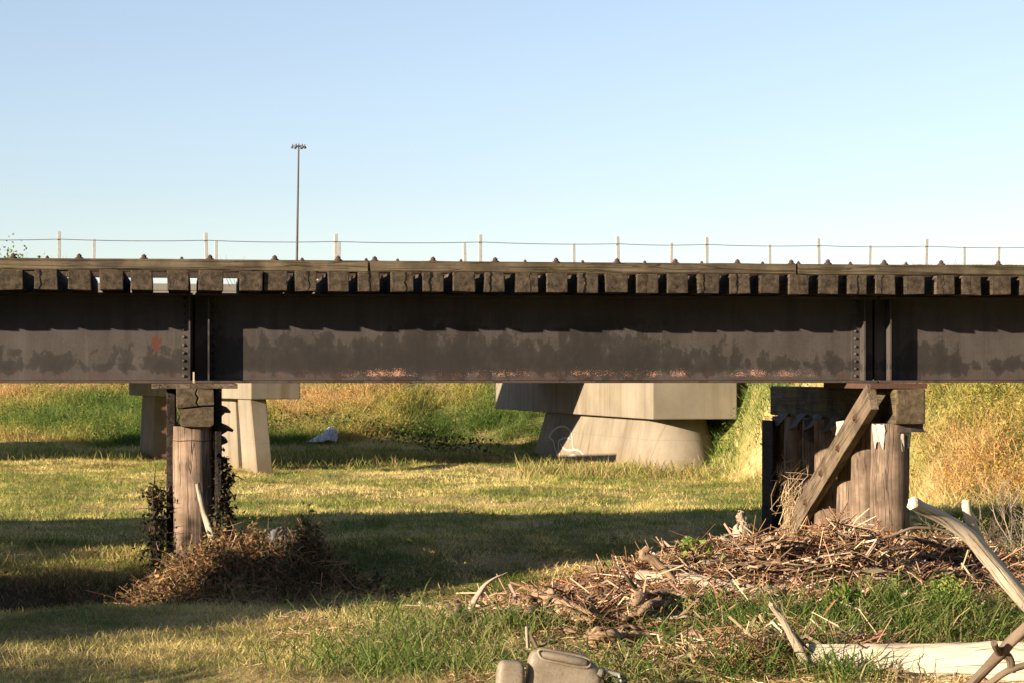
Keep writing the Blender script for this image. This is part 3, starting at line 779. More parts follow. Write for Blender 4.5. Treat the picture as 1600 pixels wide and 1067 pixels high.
# sway braces on both faces
def brace(parent, aface, s0, z0, s1, z1, th, w, mat, nb=4, side=-1, name='sway_brace'):
    m = MB(); m.obox((0, s0 - (s0 + s1) / 2, z0 - (z0 + z1) / 2), (0, s1 - (s0 + s1) / 2, z1 - (z0 + z1) / 2), th, w, (0, 0, 1), .008)
    # orient local y along the grain for the texture
    o = bpy.data.objects.new(name, bpy.data.meshes.new(name)); COL.objects.link(o); o.parent = parent
    d = Vector((0, s1 - s0, z1 - z0)); L = d.length; an = math.atan2(d.z, d.y)
    m2 = MB(); m2.box(-th / 2, th / 2, -L / 2, L / 2, -w / 2, w / 2, .008, .005)
    o.data.from_pydata(m2.v, [], m2.f); o.data.materials.append(mat)
    o.location = (aface + side * th / 2, (s0 + s1) / 2, (z0 + z1) / 2); o.rotation_euler = (an, 0, 0)
    for k in range(nb):
        t = (k + .6) / (nb + .3) - .5
        mb = MB(); bolt_head(mb, (side * th / 2, t * L, random.uniform(-.04, .04)), (side, 0, 0)); mb.build('bolt', M['rust'], o)
    return o
b1 = brace(wl, aL0 - .004, -.5, zc1 - .1, 2.2, .05, .095, .26, M['darkbrace'], 3)
m = MB(); m.box(aL0 - .10, aL0 - .012, -.74, -.54, -.25, zc1 - .03, .01, .008); vs_ = m.build('side_plank', M['darkbrace'], wl)
for px, py in ((262, 638), (257, 675), (261, 712)):
    mb = MB(); p = (aL0 - .10, -.64, z_of(px, py, -.64)); bolt_head(mb, p, (-1, 0, 0), .026, .05); mb.build('bolt', M['rust'], vs_)
b2 = brace(wl, aL1 + .004, 1.9, zc1 - .05, -.9, .05, .08, .26, M['darkbrace'], 3, 1)
m = MB(); m.box(aL1 + .008, aL1 + .075, -1.0, -.78, -.2, zc1 + .02, .008, .01); m.build('side_plank', M['darkbrace'], wl)
for k, (py, w_) in enumerate(((640, .09), (668, .12), (686, .07))):
    z = z_of(340, py, -.95)
    ripped_sheet('torn_flashing', [((aL1 + .07, -.96, z + .05), (aL1 + .07, -.96, z - .06)), ((aL1 + .07 + w_ * .6, -.98, z + .03), (aL1 + .07 + w_ * .5, -.96, z - .04)), ((aL1 + .07 + w_, -.95, z - .01), (aL1 + .07 + w_, -.94, z - .03))], M['sheet'], wl, .006, k)
m = MB()
zr = z_of(300, 688, -1.0)
m.tube([((cx - .02) + .212 * math.cos(q * .2244), -.83 + .212 * math.sin(q * .2244), zr + .004 * math.sin(q)) for q in range(29)], .004, 5, cap=False)
m.build('wire_band', M['rust'], wl)

# planks added on the left bent's right side to block sun behind it
for z, h_ in ((.02, .40), (.44, .40), (.86, .40), (1.27, .38)):
    m = MB(); m.box(aL1 + .006, aL1 + .06, -.75, 3.9, z - h_ / 2, z + h_ / 2, .008, .008); m.build('shade_plank', M['darkbrace'], wl)
# the next bents to the left
for a in (JL - 7.3, JL - 14.6):
    wn = empty('timber_bent', O, TH); tag(wn, 'timber trestle bent beyond the left edge of the view, ' + ('the nearer one' if a > JL - 8 else 'the farther one'), 'trestle bent')
    m = MB(); m.box(-.19, .19, -2.5, 2.5, -.19, .19, .02, .008); m.build('cap', M['cap'], wn, (a, 1.4, 1.70))
    for k, s in enumerate((-.8, 0, .75, 1.5, 2.2, 2.9, 3.6)): pile(wn, a, s, .21, .195, 1.508, 80 + k)
    brace(wn, a - .22, -.9, 1.75, 2.2, .15, .09, .28, M['brace'], 4)
    brace(wn, a + .22, 2.2, 1.75, -.9, .15, .09, .28, M['brace'], 4, 1)

# right bent
wr = empty('timber_bent', O, TH); tag(wr, 'timber trestle bent of seven piles with a bolted diagonal brace under the right girder joint', 'trestle bent')
aR0, aR1 = a_of(1400, -1.1), a_of(1447, -1.1)
zr1, zr0 = z_of(1425, 607, -1.1), z_of(1425, 662, -1.1)
cR = (aR0 + aR1) / 2
m = MB(); m.box(-(aR1 - aR0) / 2, (aR1 - aR0) / 2, -2.5, 2.5, -(zr1 - zr0) / 2, (zr1 - zr0) / 2, .02, .008)
m.build('cap', M['cap'], wr, (cR, 1.4, (zr0 + zr1) / 2))
aP = a_of(1390, -.78)
PS = [(-.78, .205), (-.08, .165), (.62, .175), (1.3, .16), (1.95, .18), (2.6, .165), (3.3, .17)]
piles_r = []
for k, (s, r) in enumerate(PS):
    piles_r.append(pile(wr, aP + [0, -.035, .03, -.05, .02, -.04, 0][k], s, r * 1.05, r, zr0 + .002, 50 + k))
m = MB(); m.box(a_of(1337, -.5), a_of(1424, -.5), -1.0, .7, zr1 + .001, ZB - .002, .004); m.build('bearing_plate', M['rust'], wr)
# the big brace: face towards the left, from the near cap end down to the third pile
aB = min(aR0, aP - .21) - .006
sb0, zb0 = -.98, z_of(1386, 622, -.98)
sb1, zb1 = 2.35, .0
brace(wr, aB, sb1, zb1, sb0 - .05, zb0 + .02, .10, .30, M['brace'], 5)
# flashing on the pile tops
def flash(k, frac0, frac1, seed, mat):
    s, r = PS[k]; rnd = random.Random(seed); pts = []
    for q in range(9):
        an = math.radians(200 + (frac0 + (frac1 - frac0) * q / 8) * 140)
        rr = r * 1.06
        p = Vector((aP + rr * math.cos(an), s + rr * math.sin(an), zr0 - .005))
        pts.append((p, p - Vector((0, 0, rnd.uniform(.10, .30)))))
    ripped_sheet('torn_flashing', pts, mat, wr, .004, seed)
flash(0, .0, .28, 1, M['foil']); flash(0, .62, 1.0, 2, M['foil']); flash(2, .0, .6, 3, M['foil']); flash(3, 0, .7, 4, M['foil']); flash(4, 0, .8, 5, M['sheet']); flash(5, 0, .8, 6, M['sheet'])
for k, s in enumerate((.35, 1.0, 1.7, 2.4, 3.2)):
    a = aR0 - .02; z = zr0
    ripped_sheet('torn_flashing', [((a, s - .25, z + .04), (a - .14, s - .22, z - .10)), ((a, s, z + .05), (a - .17, s, z - .14)), ((a, s + .2, z + .03), (a - .10, s + .24, z - .16))], M['sheet'] if k else M['rust'], wr, .004, 30 + k)
a = aR1; ripped_sheet('torn_flashing', [((aR0 + .06, -1.02, zr0 - .004), (aR0 + .05, -1.0, zr0 - .10)), ((aR0 + .2, -1.02, zr0 - .004), (aR0 + .2, -1.02, zr0 - .08)), ((aR0 + .33, -1.0, zr0 - .004), (aR0 + .35, -.98, zr0 - .10))], M['sheet'], wr, .004, 40)
# sheet-iron wrap strip on the far side
m = MB(); m.box(aP - .24, aP - .20, 3.05, 3.55, 0, zr0 - .05, .006); m.build('side_plank', M['darkbrace'], wr)

# ------------------------------------------------------------------ road bridge behind
T2 = math.atan(808 / F); C2, S2 = math.cos(T2), math.sin(T2); D2 = 43.1
O2 = Vector((-S2 * D2, C2 * D2, 0))
def a2_of(px, s):
    u = (px - 800) / F; t = (D2 + s) / (C2 - u * S2); return t * (u * C2 + S2)
def d2_of(px, s):
    u = (px - 800) / F; return (D2 + s) / (C2 - u * S2)
def z2_of(px, py, s): return CZ + (HOR - py) / F * d2_of(px, s)
rd = empty('road_bridge', O2, T2); tag(rd, 'concrete road bridge deck with pale railing posts and cables, behind the railway', 'road bridge')
SN, SF = 4.4, 10.6
DT = 3.80
aw0, aw1 = a2_of(-2100, SN), a2_of(2200, SN)
m = MB(); m.box(aw0, aw1, SN, SF, DT - .35, DT, .02); m.build('deck_slab', M['conc2'], rd)
for s in np.linspace(SN + .6, SF - .6, 3):
    m = MB(); m.box(aw0, aw1, s - .25, s + .25, 2.22, DT - .352, .03); m.build('deck_beam', M['conc2'], rd)
for s in (SN + .2, SF - .2):
    m = MB(); m.box(aw0, aw1, s - .2, s + .2, DT + .002, DT + .16, .02); m.build('kerb', M['conc2'], rd)
NEAR = [(-140, 361), (93, 362), (324, 364), (524, 366), (750, 367), (967, 370), (1104, 371), (1280, 373), (1445, 374), (1620, 376)]
FAR = [(-40, 372), (146, 374), (337, 376), (528, 378), (728, 380), (897, 381), (1048, 380), (1203, 383), (1357, 384), (1507, 386), (1559, 386), (1660, 387)]
def rail_run(lst, s, w, drops):
    tops = []
    for px, py in lst:
        a, z = a2_of(px, s), z2_of(px, py, s)
        m = MB(); m.box(a - w / 2, a + w / 2, s - w / 2, s + w / 2, DT + .12, z, .008); po = m.build('railing_post', M['post'], rd); po.data.transform(Matrix.Translation((a, s, DT)) @ Matrix.Rotation(random.uniform(-.03, .03), 4, 'Y') @ Matrix.Translation((-a, -s, -DT)))
        tops.append((a, z))
    for dz in drops:
        m = MB(); pts = []
        for (a, z), (b_, zb_) in zip(tops[:-1], tops[1:]):
            for q in range(6):
                t = q / 6; pts.append((a + (b_ - a) * t, s - w / 2 - .01, z + (zb_ - z) * t - dz - .05 * 4 * t * (1 - t) * .5))
        pts.append((tops[-1][0], s - w / 2 - .01, tops[-1][1] - dz))
        m.tube(pts, .0085, 5, cap=False); m.build('railing_cable', M['cable'], rd)
rail_run(NEAR, SN + .2, .075, (.17, .62, .85)); rail_run(FAR, SF - .2, .075, (.55, .8))

# right pier
pr = empty('concrete_pier', O2, T2); tag(pr, 'wide concrete pier with flared wall and white spray painted loops', 'bridge pier')
c0, c1 = a2_of(1020, 0), a2_of(1152, 0); zcb = z2_of(1020, 655, 0)
m = MB(); m.box(c0, c1, 0, 14.6, zcb, 2.215, .025); m.build('pier_cap', M['conc'], pr)
cc = (c0 + c1) / 2 - .05
wg = hz(O2.x + C2 * cc, O2.y + S2 * cc)
def stad(r, s0, s1, n=14):
    out = []
    for k in range(n + 1): an = math.pi + math.pi * k / n; out.append((cc + r * math.cos(an), s0 + r + r * math.sin(an)))
    for k in range(n + 1): an = math.pi * k / n; out.append((cc + r * math.cos(an), s1 - r + r * math.sin(an)))
    return out
levels = [(-.5, .92, -.17, 11.2), (0, .86, .0, 11.0), (zcb - .002, .64, .52, 10.4)]
m = MB(); vs, fs = [], []
rings = []
for q in range(7):
    z = -.5 + (zcb - .002 + .5) * q / 6
    zz = [l[0] for l in levels]
    r = np.interp(z, zz, [l[1] for l in levels]); s0 = np.interp(z, zz, [l[2] for l in levels]); s1 = np.interp(z, zz, [l[3] for l in levels])
    rings.append([(x, y, z) for x, y in stad(r, s0, s1)])
n = len(rings[0])
for r in rings: vs += r
for q in range(6):
    for k in range(n): fs.append([q * n + k, q * n + (k + 1) % n, (q + 1) * n + (k + 1) % n, (q + 1) * n + k])
fs.append([6 * n + k for k in range(n)])
m.add(vs, fs, None, True); pw = m.build('pier_wall', M['conc'], pr)
me = pw.data; me.set_sharp_from_angle(angle=math.radians(30)) if hasattr(me, 'set_sharp_from_angle') else None
def wallpt(px, py):
    """point on the tilted left face of the wall, in the pier's frame"""
    u = (px - 800) / F; w = (HOR - py) / F
    z = .5
    for _ in range(30):
        r = np.interp(z, [l[0] for l in levels], [l[1] for l in levels]); x = cc - r
        # ray: world (t u, t), local a = t(u C2 + S2) = x
        t = x / (u * C2 + S2); z = CZ + w * t
    return Vector((x - .006, t * (C2 - u * S2) - D2, z))
GRAF = [[(858, 683), (863, 674), (872, 667), (882, 666), (890, 671), (894, 681), (895, 695), (897, 701), (906, 704), (912, 710)],
        [(859, 683), (865, 689), (867, 698), (872, 710)], [(875, 714), (873, 700), (874, 688), (882, 684), (890, 684)], [(876, 692), (881, 700), (888, 703), (897, 702)],
        [(886, 722), (889, 715), (896, 712), (901, 716), (900, 724), (896, 732)]]
for k, g in enumerate(GRAF):
    pts = [wallpt(*p) for p in g]; q = []
    for i_ in range(len(pts) - 1):
        a, b_, c_, d_ = pts[max(i_ - 1, 0)], pts[i_], pts[i_ + 1], pts[min(i_ + 2, len(pts) - 1)]
        for e in range(5):
            t = e / 5; q.append(.5 * ((2 * b_) + (c_ - a) * t + (2 * a - 5 * b_ + 4 * c_ - d_) * t * t + (3 * b_ - a - 3 * c_ + d_) * t ** 3))
    q.append(pts[-1]); m = MB(); vs, fs = [], []
    for i_, p in enumerate(q):
        d = (q[min(i_ + 1, len(q) - 1)] - q[max(i_ - 1, 0)]); d.x = 0
        nn = Vector((0, -d.z, d.y)).normalized() * (.022 if k < 4 else .05); nn.y *= 3.0
        vs += [p + nn, p - nn]
        if i_: fs.append([2 * i_ - 2, 2 * i_ - 1, 2 * i_ + 1, 2 * i_])
    m.add(vs, fs); o = m.build('painted_loop', M['paint'], pr); o.parent = pw

# left pier
TL = math.radians(24)
LC = Vector(((392 - 800) / F * 43.0, 43.0, 0))
pl = empty('concrete_pier', LC, TL); tag(pl, 'narrow concrete pier with a slim cap on battered square columns', 'bridge pier')
capz = CZ + (HOR - 623.6) / F * 43.0
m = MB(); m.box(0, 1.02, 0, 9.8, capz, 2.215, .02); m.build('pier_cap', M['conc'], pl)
def column(x0, x1, s0, s1, lean, ls):
    m = MB(); w = [(x0 + lean, s0 + ls, -.6), (x1 + lean, s0 + ls, -.6), (x1 + lean, s1 + ls, -.6), (x0 + lean - .05, s1 + ls, -.6), (x0, s0, capz + .01 - .012), (x1, s0, capz - .002), (x1, s1, capz - .002), (x0, s1, capz - .002)]
    w = [(x, y, z if z < 0 else capz - .002) for x, y, z in w]
    bm = bmesh.new(); vv = [bm.verts.new(p) for p in w]
    for f in ((3, 2, 1, 0), (4, 5, 6, 7), (0, 1, 5, 4), (1, 2, 6, 5), (2, 3, 7, 6), (3, 0, 4, 7)): bm.faces.new([vv[i_] for i_ in f])
    bmesh.ops.bevel(bm, geom=bm.edges[:], offset=.02, segments=1, affect='EDGES')
    m.bm(bm); m.build('column', M['conc'], pl)
column(.06, .40, .25, 1.1, .16, -.12); column(.30, .66, 2.1, 3.2, .10, .0); column(.22, .62, 8.3, 9.4, -.06, .0)

# ------------------------------------------------------------------ high light mast
YM = 260.0
b_ = P(463, HOR, YM); zt_ = P(467, 229, YM).z
lm = empty('light_mast', (b_.x, b_.y, 2.9)); tag(lm, 'tall brown light mast with a ring of floodlights against the sky', 'light mast')
m = MB(); m.tube([(0, 0, -1), (.05, 0, 12), (.28, 0, zt_ - 2.9)], [.18, .15, .10], 12); m.build('pole', M['mast'], lm)
zt0 = zt_ - 2.9
m = MB(); m.tube([(.28 + .5 * math.cos(q * .3927), .5 * math.sin(q * .3927), zt0) for q in range(17)], .05, 6, cap=False)
for q in range(4): m.obox((.28, 0, zt0), (.28 + .5 * math.cos(q * 1.57), .5 * math.sin(q * 1.57), zt0), .05, .05)
m.tube([(.28, 0, zt0), (.28, 0, zt0 + .35)], [.12, .05], 8)
m.build('lamp_ring', M['lamp'], lm)
for q in range(6):
    an = q * math.pi / 3 + .2; cxx, cyy = .28 + .72 * math.cos(an), .72 * math.sin(an)
    m = MB(); m.tube([(.28 + .45 * math.cos(an), .45 * math.sin(an), zt0), (cxx, cyy, zt0 + .02), (cxx, cyy, zt0 + .22)], [.04, .05, .09], 8)
    m.tube([(cxx, cyy, zt0 + .02), (cxx + .1 * math.cos(an), cyy + .1 * math.sin(an), zt0 - .26)], [.11, .17], 10); m.build('floodlight', M['lamp'], lm)

# ------------------------------------------------------------------ shrubs (leaf clumps on stems)
def shrub(name, label, loc, rx, ry, rz_, n, pal, lsz, cat_='shrub', group=None, seed=0, clumps=16, base=.15):
    r_ = np.random.default_rng(seed); root = empty(name, loc); tag(root, label, cat_, group)
    cen = r_.normal(0, 1, (clumps, 3)); cen /= np.linalg.norm(cen, axis=1, keepdims=True); cen *= r_.uniform(.3, 1, (clumps, 1)) ** .5
    cen = cen * np.array([rx * .75, ry * .75, rz_ * .40]) + np.array([0, 0, rz_ * .52])
    per = n // clumps; pp, cc_ = [], []
    for c in cen:
        p = c + r_.normal(0, 1, (per, 3)) * np.array([rx * .22, ry * .22, rz_ * .11]); p[:, 2] = np.maximum(p[:, 2], base * .3)
        pp.append(p); t = np.clip(r_.uniform(.1, .9) + r_.normal(0, .15, per), 0, 1); cc_.append(pick(pal, t))
    pp = np.concatenate(pp); cc_ = np.concatenate(cc_)
    V, f, s, c = leaves(pp[:, 0], pp[:, 1], pp[:, 2], r_.uniform(.6, 1.3, len(pp)) * lsz, jitc(cc_))
    link('foliage', np_mesh('foliage', V, f, s, c), M['leaf'], root)
    m = MB()
    for k, c in enumerate(cen): m.tube([(c[0] * .15, c[1] * .15, -.2), (c[0] * .5, c[1] * .5, c[2] * .5), tuple(c)], [.035 * rz_ / 2, .022 * rz_ / 2, .006], 5, sub=2, seed=k)
    m.build('stem', M['twig'], root)
    return root
SP = [(.03, .06, .012), (.06, .10, .02), (.10, .14, .03), (.15, .17, .04)]
for k, (x, y, w, h_) in enumerate([(-8.0, 15.3, 1.0, 2.3), (-10.3, 20.1, 1.0, 2.15), (-13.6, 20.2, 1.3, 2.4), (-6.9, 15.5, .9, 2.0), (-5.9, 17.0, .7, 2.1), (-11.6, 19.5, 1.3, 2.2), (-13.2, 18.0, 1.4, 2.5), (-12.0, 16.2, 1.3, 2.8), (-10.6, 11.4, 1.3, 2.5), (-9.6, 9.8, 1.3, 2.2), (-12.0, 13.4, 1.3, 2.6)]):  # unseen shrubs added left of the view to shade ditch and foreground
    shrub('shade_shrub', 'dense green shrub out of view at the left, added to shade the ground', (x, y, hz(x, y)), w, w, h_, 9000 if y > 12 else 4600, SP, .13, 'shrub', 'added shade shrubs', 300 + k, 26)
xb = P(20, 585, 84); shrub('leafy_bush', 'green bush showing above the left end of the track', (xb.x + .2, xb.y, hz(xb.x, xb.y)), 1.5, 1.2, 3.68, 2200, [(.05, .09, .015), (.10, .15, .02), (.17, .19, .03)], .16, 'bush', None, 77, 14)


TP = [(.025, .045, .01), (.05, .085, .018), (.08, .11, .025)]
for k, (x, y, w_, h_) in enumerate([(-11, -12, 4, 13), (-4, -9, 4, 14), (3, -11, 4.2, 15), (10, -9, 4, 14), (17, -8, 4.2, 15), (23, -3, 4, 13), (27, 5, 4, 13), (29, 13, 3.8, 12)]):  # unseen trees added behind the camera to cut the sky fill
    shrub('sky_block_tree', 'tall dense unseen tree behind the viewpoint, added to block low sky light', (x, y, hz(x, y)), w_, w_, h_, 7000, TP, .55, 'tree', 'added sky blocking trees', 500 + k, 34, 1.0)
# ------------------------------------------------------------------ flood wrack: loose sticks and straw on the mounds
def wrack():
    parts = []
    BR = [(.075, .036, .02), (.19, .095, .05), (.33, .19, .105), (.44, .32, .21), (.58, .45, .30)]
    for k, (mx, my, rx, ry, mh) in enumerate(MOUNDS[:7]):
        n = int([12500, 5200, 6500, 3000, 10500, 3600, 3000][k])
        x = mx + rng.normal(0, .62, n) * rx; y = my + rng.normal(0, .55, n) * ry
        clump = fbm(x * 4, y * 4, 95); z = H(x, y) + rng.uniform(-.02, .05, n) + .16 * np.clip(clump - .42, 0, 1) * rng.uniform(.2, 1, n) * 2
        L = np.where(rng.uniform(0, 1, n) < .15, rng.uniform(.25, .6, n), rng.uniform(.05, .24, n)); w = rng.uniform(.003, .010, n) * np.where(L > .25, 1.5, 1)
        t = np.clip(fbm(x * 3, y * 3, 91 + k) * .9 + rng.normal(0, .25, n), 0, 1)
        az = np.where(rng.uniform(0, 1, n) < .45, rng.normal(.25, .6, n), rng.uniform(0, 6.28, n))
        parts.append(sticks(x, y, z, L, w, jitc(pick(BR, t), .25), .46, az))
        n3 = n // 42; x = mx + rng.normal(0, .6, n3) * rx; y = my + rng.normal(0, .55, n3) * ry
        parts.append(sticks(x, y, H(x, y) + rng.uniform(.0, .10, n3), rng.uniform(.12, .6, n3), rng.uniform(.012, .032, n3), jitc(pick([(.13, .07, .04), (.30, .21, .14), (.50, .42, .33)], rng.uniform(0, 1, n3)), .2), .35))
        # bark chips and rotten leaves
        n2 = n // 6; x = mx + rng.normal(0, .6, n2) * rx; y = my + rng.normal(0, .55, n2) * ry
        parts.append(leaves(x, y, H(x, y) + rng.uniform(.0, .06, n2), rng.uniform(.04, .12, n2), jitc(pick([(.06, .035, .02), (.16, .09, .045), (.30, .19, .10)], rng.uniform(0, 1, n2)), .25), .6))
    # loose litter through the foreground at the right
    n = 6500; x = rng.uniform(-1.8, 4.6, n); y = rng.uniform(13, 19.5, n); kk = fbm(x * 1.4, y * 1.4, 97, 3) > .5; x, y = x[kk], y[kk]; n = len(x)
    parts.append(sticks(x, y, H(x, y) + .03, rng.uniform(.06, .28, n), rng.uniform(.003, .008, n), jitc(pick(BR, rng.uniform(0, 1, n)), .2), .10))
    return parts
stuff('flood_wrack', wrack(), M['straw'], 'heaped brown sticks, straw and bark left by a flood under the right bent', 'flood debris')

# ------------------------------------------------------------------ tall foreground grass
def tall_grass():
    parts = []
    spots = []                              # picture centre, spread in metres, blades, length
    for px, py, sx, sy, n, L in [(640, 985, .22, .3, 300, .42), (600, 1010, .3, .3, 420, .34), (570, 960, .2, .3, 90, .30), (700, 1000, .35, .3, 620, .34), (790, 985, .3, .2, 520, .30), (660, 1050, .4, .3, 1100, .34), (560, 1050, .3, .3, 420, .26),
                                 (870, 975, .2, .15, 200, .28), (760, 1045, .25, .25, 500, .26), (1000, 1055, .25, .3, 560, .30), (1040, 1030, .25, .2, 320, .30), (1110, 965, .3, .25, 560, .34), (1180, 985, .28, .25, 620, .36), (1250, 1015, .22, .2, 620, .42), (1240, 980, .2, .2, 420, .40),
                                 (1300, 1015, .15, .15, 260, .36), (1370, 985, .3, .3, 900, .46), (1440, 970, .3, .3, 1200, .44), (1500, 965, .25, .3, 900, .42), (1540, 985, .2, .3, 300, .34), (1160, 1050, .15, .2, 260, .40), (1290, 1045, .2, .2, 420, .36),
                                 (1090, 895, .2, .2, 140, .22), (1420, 1005, .3, .1, 420, .26), (1060, 1000, .2, .2, 220, .3), (1580, 870, .3, .4, 240, .3), (1500, 880, .3, .4, 200, .25), (960, 1060, .2, .2, 260, .3), (850, 1085, .22, .12, 90, .26), (915, 1082, .15, .1, 80, .24), (780, 1085, .15, .1, 70, .24), (1330, 1062, .2, .15, 260, .3)]:
        g = G(px, py); spots.append((g.x, g.y, sx, sy, n, L))
    for x0, y0, sx, sy, n, L in spots:
        n = int(n * (.85 if y0 > 15.5 or x0 > 1.2 else .55)); x = x0 + rng.normal(0, sx, n); y = y0 + rng.normal(0, sy, n)
        t = np.clip((.38 if x0 > 1 else .47) + .9 * (fbm(x * 2.5, y * 2.5, 111) - .5) + rng.normal(0, .24, n), 0, 1)
        col = jitc(pick([(.055, .11, .018), (.09, .16, .03), (.15, .20, .045), (.26, .25, .09), (.42, .34, .18)], t), .15)
        h_ = L * rng.uniform(.35, 1.1, n)
        parts.append(blades(x, y, H(x, y), h_, rng.uniform(.006, .012, n), col, .35, 1.0, 4))
    return parts
stuff('tall_grass', tall_grass(), M['blade'], 'tufts of tall green grass growing through the flood debris', 'grass')
# fringe of longer grass against the piers and the road bridge's shade line, and dry grass on the track
def fringe():
    parts = []
    for px0, px1, py, n, L in [(0, 235, 716, 900, .34), (236, 450, 730, 500, .22), (425, 760, 722, 1300, .36), (810, 1120, 742, 1500, .42)]:
        a, b_ = G(px0, py), G(px1, py); t = rng.uniform(0, 1, n)
        x = a.x + (b_.x - a.x) * t; y = a.y + (b_.y - a.y) * t + rng.normal(0, .8, n)
        c = jitc(pick([(.10, .16, .03), (.18, .22, .05), (.34, .29, .10), (.42, .30, .14)], np.clip(rng.normal(.42 if py < 740 else .62, .28, n), 0, 1)))
        parts.append(blades(x, y, H(x, y), L * rng.uniform(.4, 1.1, n), np.full(n, .016), c, .35, .6, 3))
    return parts
stuff('grass_fringe', fringe(), M['blade'], 'longer lit grass standing in front of the piers', 'grass')
def track_grass():
    parts = []
    for px, n, L, s_, k in [(1405, 60, .12, .16, 0), (1440, 170, .15, .2, 0), (1480, 190, .16, .25, 0), (1520, 150, .15, .2, 0), (1590, 140, .17, .16, 0), (1640, 140, .17, .2, 0), (50, 12, .2, .12, 1), (38, 10, .17, .1, 1), (97, 8, .17, .06, 1), (175, 10, .14, .1, 1), (370, 6, .2, .03, 1), (790, 6, .12, .06, 1), (1165, 8, .14, .08, 1)]:
        a0 = a_of(px, 1.0); a = a0 + rng.normal(0, s_, n); s = 1.0 + rng.normal(0, .25, n)
        x = O.x + CT * a - ST * s; y = O.y + ST * a + CT * s
        c = jitc(pick([(.25, .17, .08), (.42, .30, .16), (.5, .39, .24)] if not k else [(.08, .09, .03), (.16, .14, .07)], rng.uniform(0, 1, n)))
        parts.append(blades(x, y, np.full(n, 3.0), .08 + .16 + L * rng.uniform(.3, 1, n), np.full(n, .008 if not k else .006), c, .22, .5, 3))
    return parts
stuff('track_weeds', track_grass(), M['blade'], 'dry grass and thin weeds standing up between the rails', 'weeds')

# ------------------------------------------------------------------ driftwood, piece by piece
def wood(name, label, pts, mat, n=12, rough=.06, ridges=.05, jag=0.0, seed=1, sub=4, branches=(), flat=1.0, cat_='driftwood', group=None, gnarl=None, shards=0, sit=False):
    """pts: (px, py, Y, radius in metres)"""
    ps = [(SIT(a, b_, c, r, .05) if sit else P(a, b_, c)) for a, b_, c, r in pts]
    root = ps[0].copy()
    m = MB(); m.tube([p - root for p in ps], [q[3] for q in pts], n, rough, ridges, seed, True, jag, flat, sub)
    for k, br in enumerate(branches):
        bp = [P(a, b_, c) - root for a, b_, c, r in br]
        m.tube(bp, [q[3] for q in br], max(6, n - 3), rough, ridges, seed + 7 * (k + 1), True, jag * .6, flat, sub)
    from mathutils import noise
    gn = (.10 if rough < .08 else .34) if gnarl is None else gnarl
    rmean = sum(q_[3] for q_ in pts) / len(pts); axis = (ps[-1] - ps[0]).normalized(); vv = []
    for v in m.v:
        w_ = Vector(v); al = axis * w_.dot(axis); cr = w_ - al
        s1 = noise.noise(al * 5 + cr * 22 + Vector((seed, 3, 1))); s2 = noise.noise(w_ * 60 + Vector((seed, 0, 7)))
        vv.append(w_ + Vector((noise.noise(al * 4 + cr * 25 + Vector((seed, 9, 0))), noise.noise(al * 4 + cr * 25 + Vector((0, seed, 5))), s1)) * rmean * gn + Vector((s2, -s2, s2)) * rmean * gn * .25)
    m.v = [tuple(v) for v in vv]
    rs = random.Random(seed * 3 + 1)
    for k in range(shards):                              # torn slivers standing off the surface
        i_ = rs.randrange(len(ps) - 1); t = rs.random(); c = (ps[i_].lerp(ps[i_ + 1], t) - root); r_ = pts[i_][3] * (1 - t) + pts[i_ + 1][3] * t
        dd = (ps[i_ + 1] - ps[i_]).normalized() * rs.choice((-1, 1)); up = Vector((rs.uniform(-1, 1), rs.uniform(-1, .3), rs.uniform(.0, 1.2))).normalized()
        b0 = c + up * r_ * .75; L_ = rs.uniform(.08, .3); wd = rs.uniform(.008, .028)
        m.tube([b0, b0 + dd * L_ * .5 + up * L_ * .08, b0 + dd * L_ + up * L_ * rs.uniform(.1, .35)], [wd, wd * .8, wd * .12], 6, .2, .1, seed + k, True, 0, .4)
    o = m.build(name, mat, None, root)
    return tag(o, label, cat_, group)

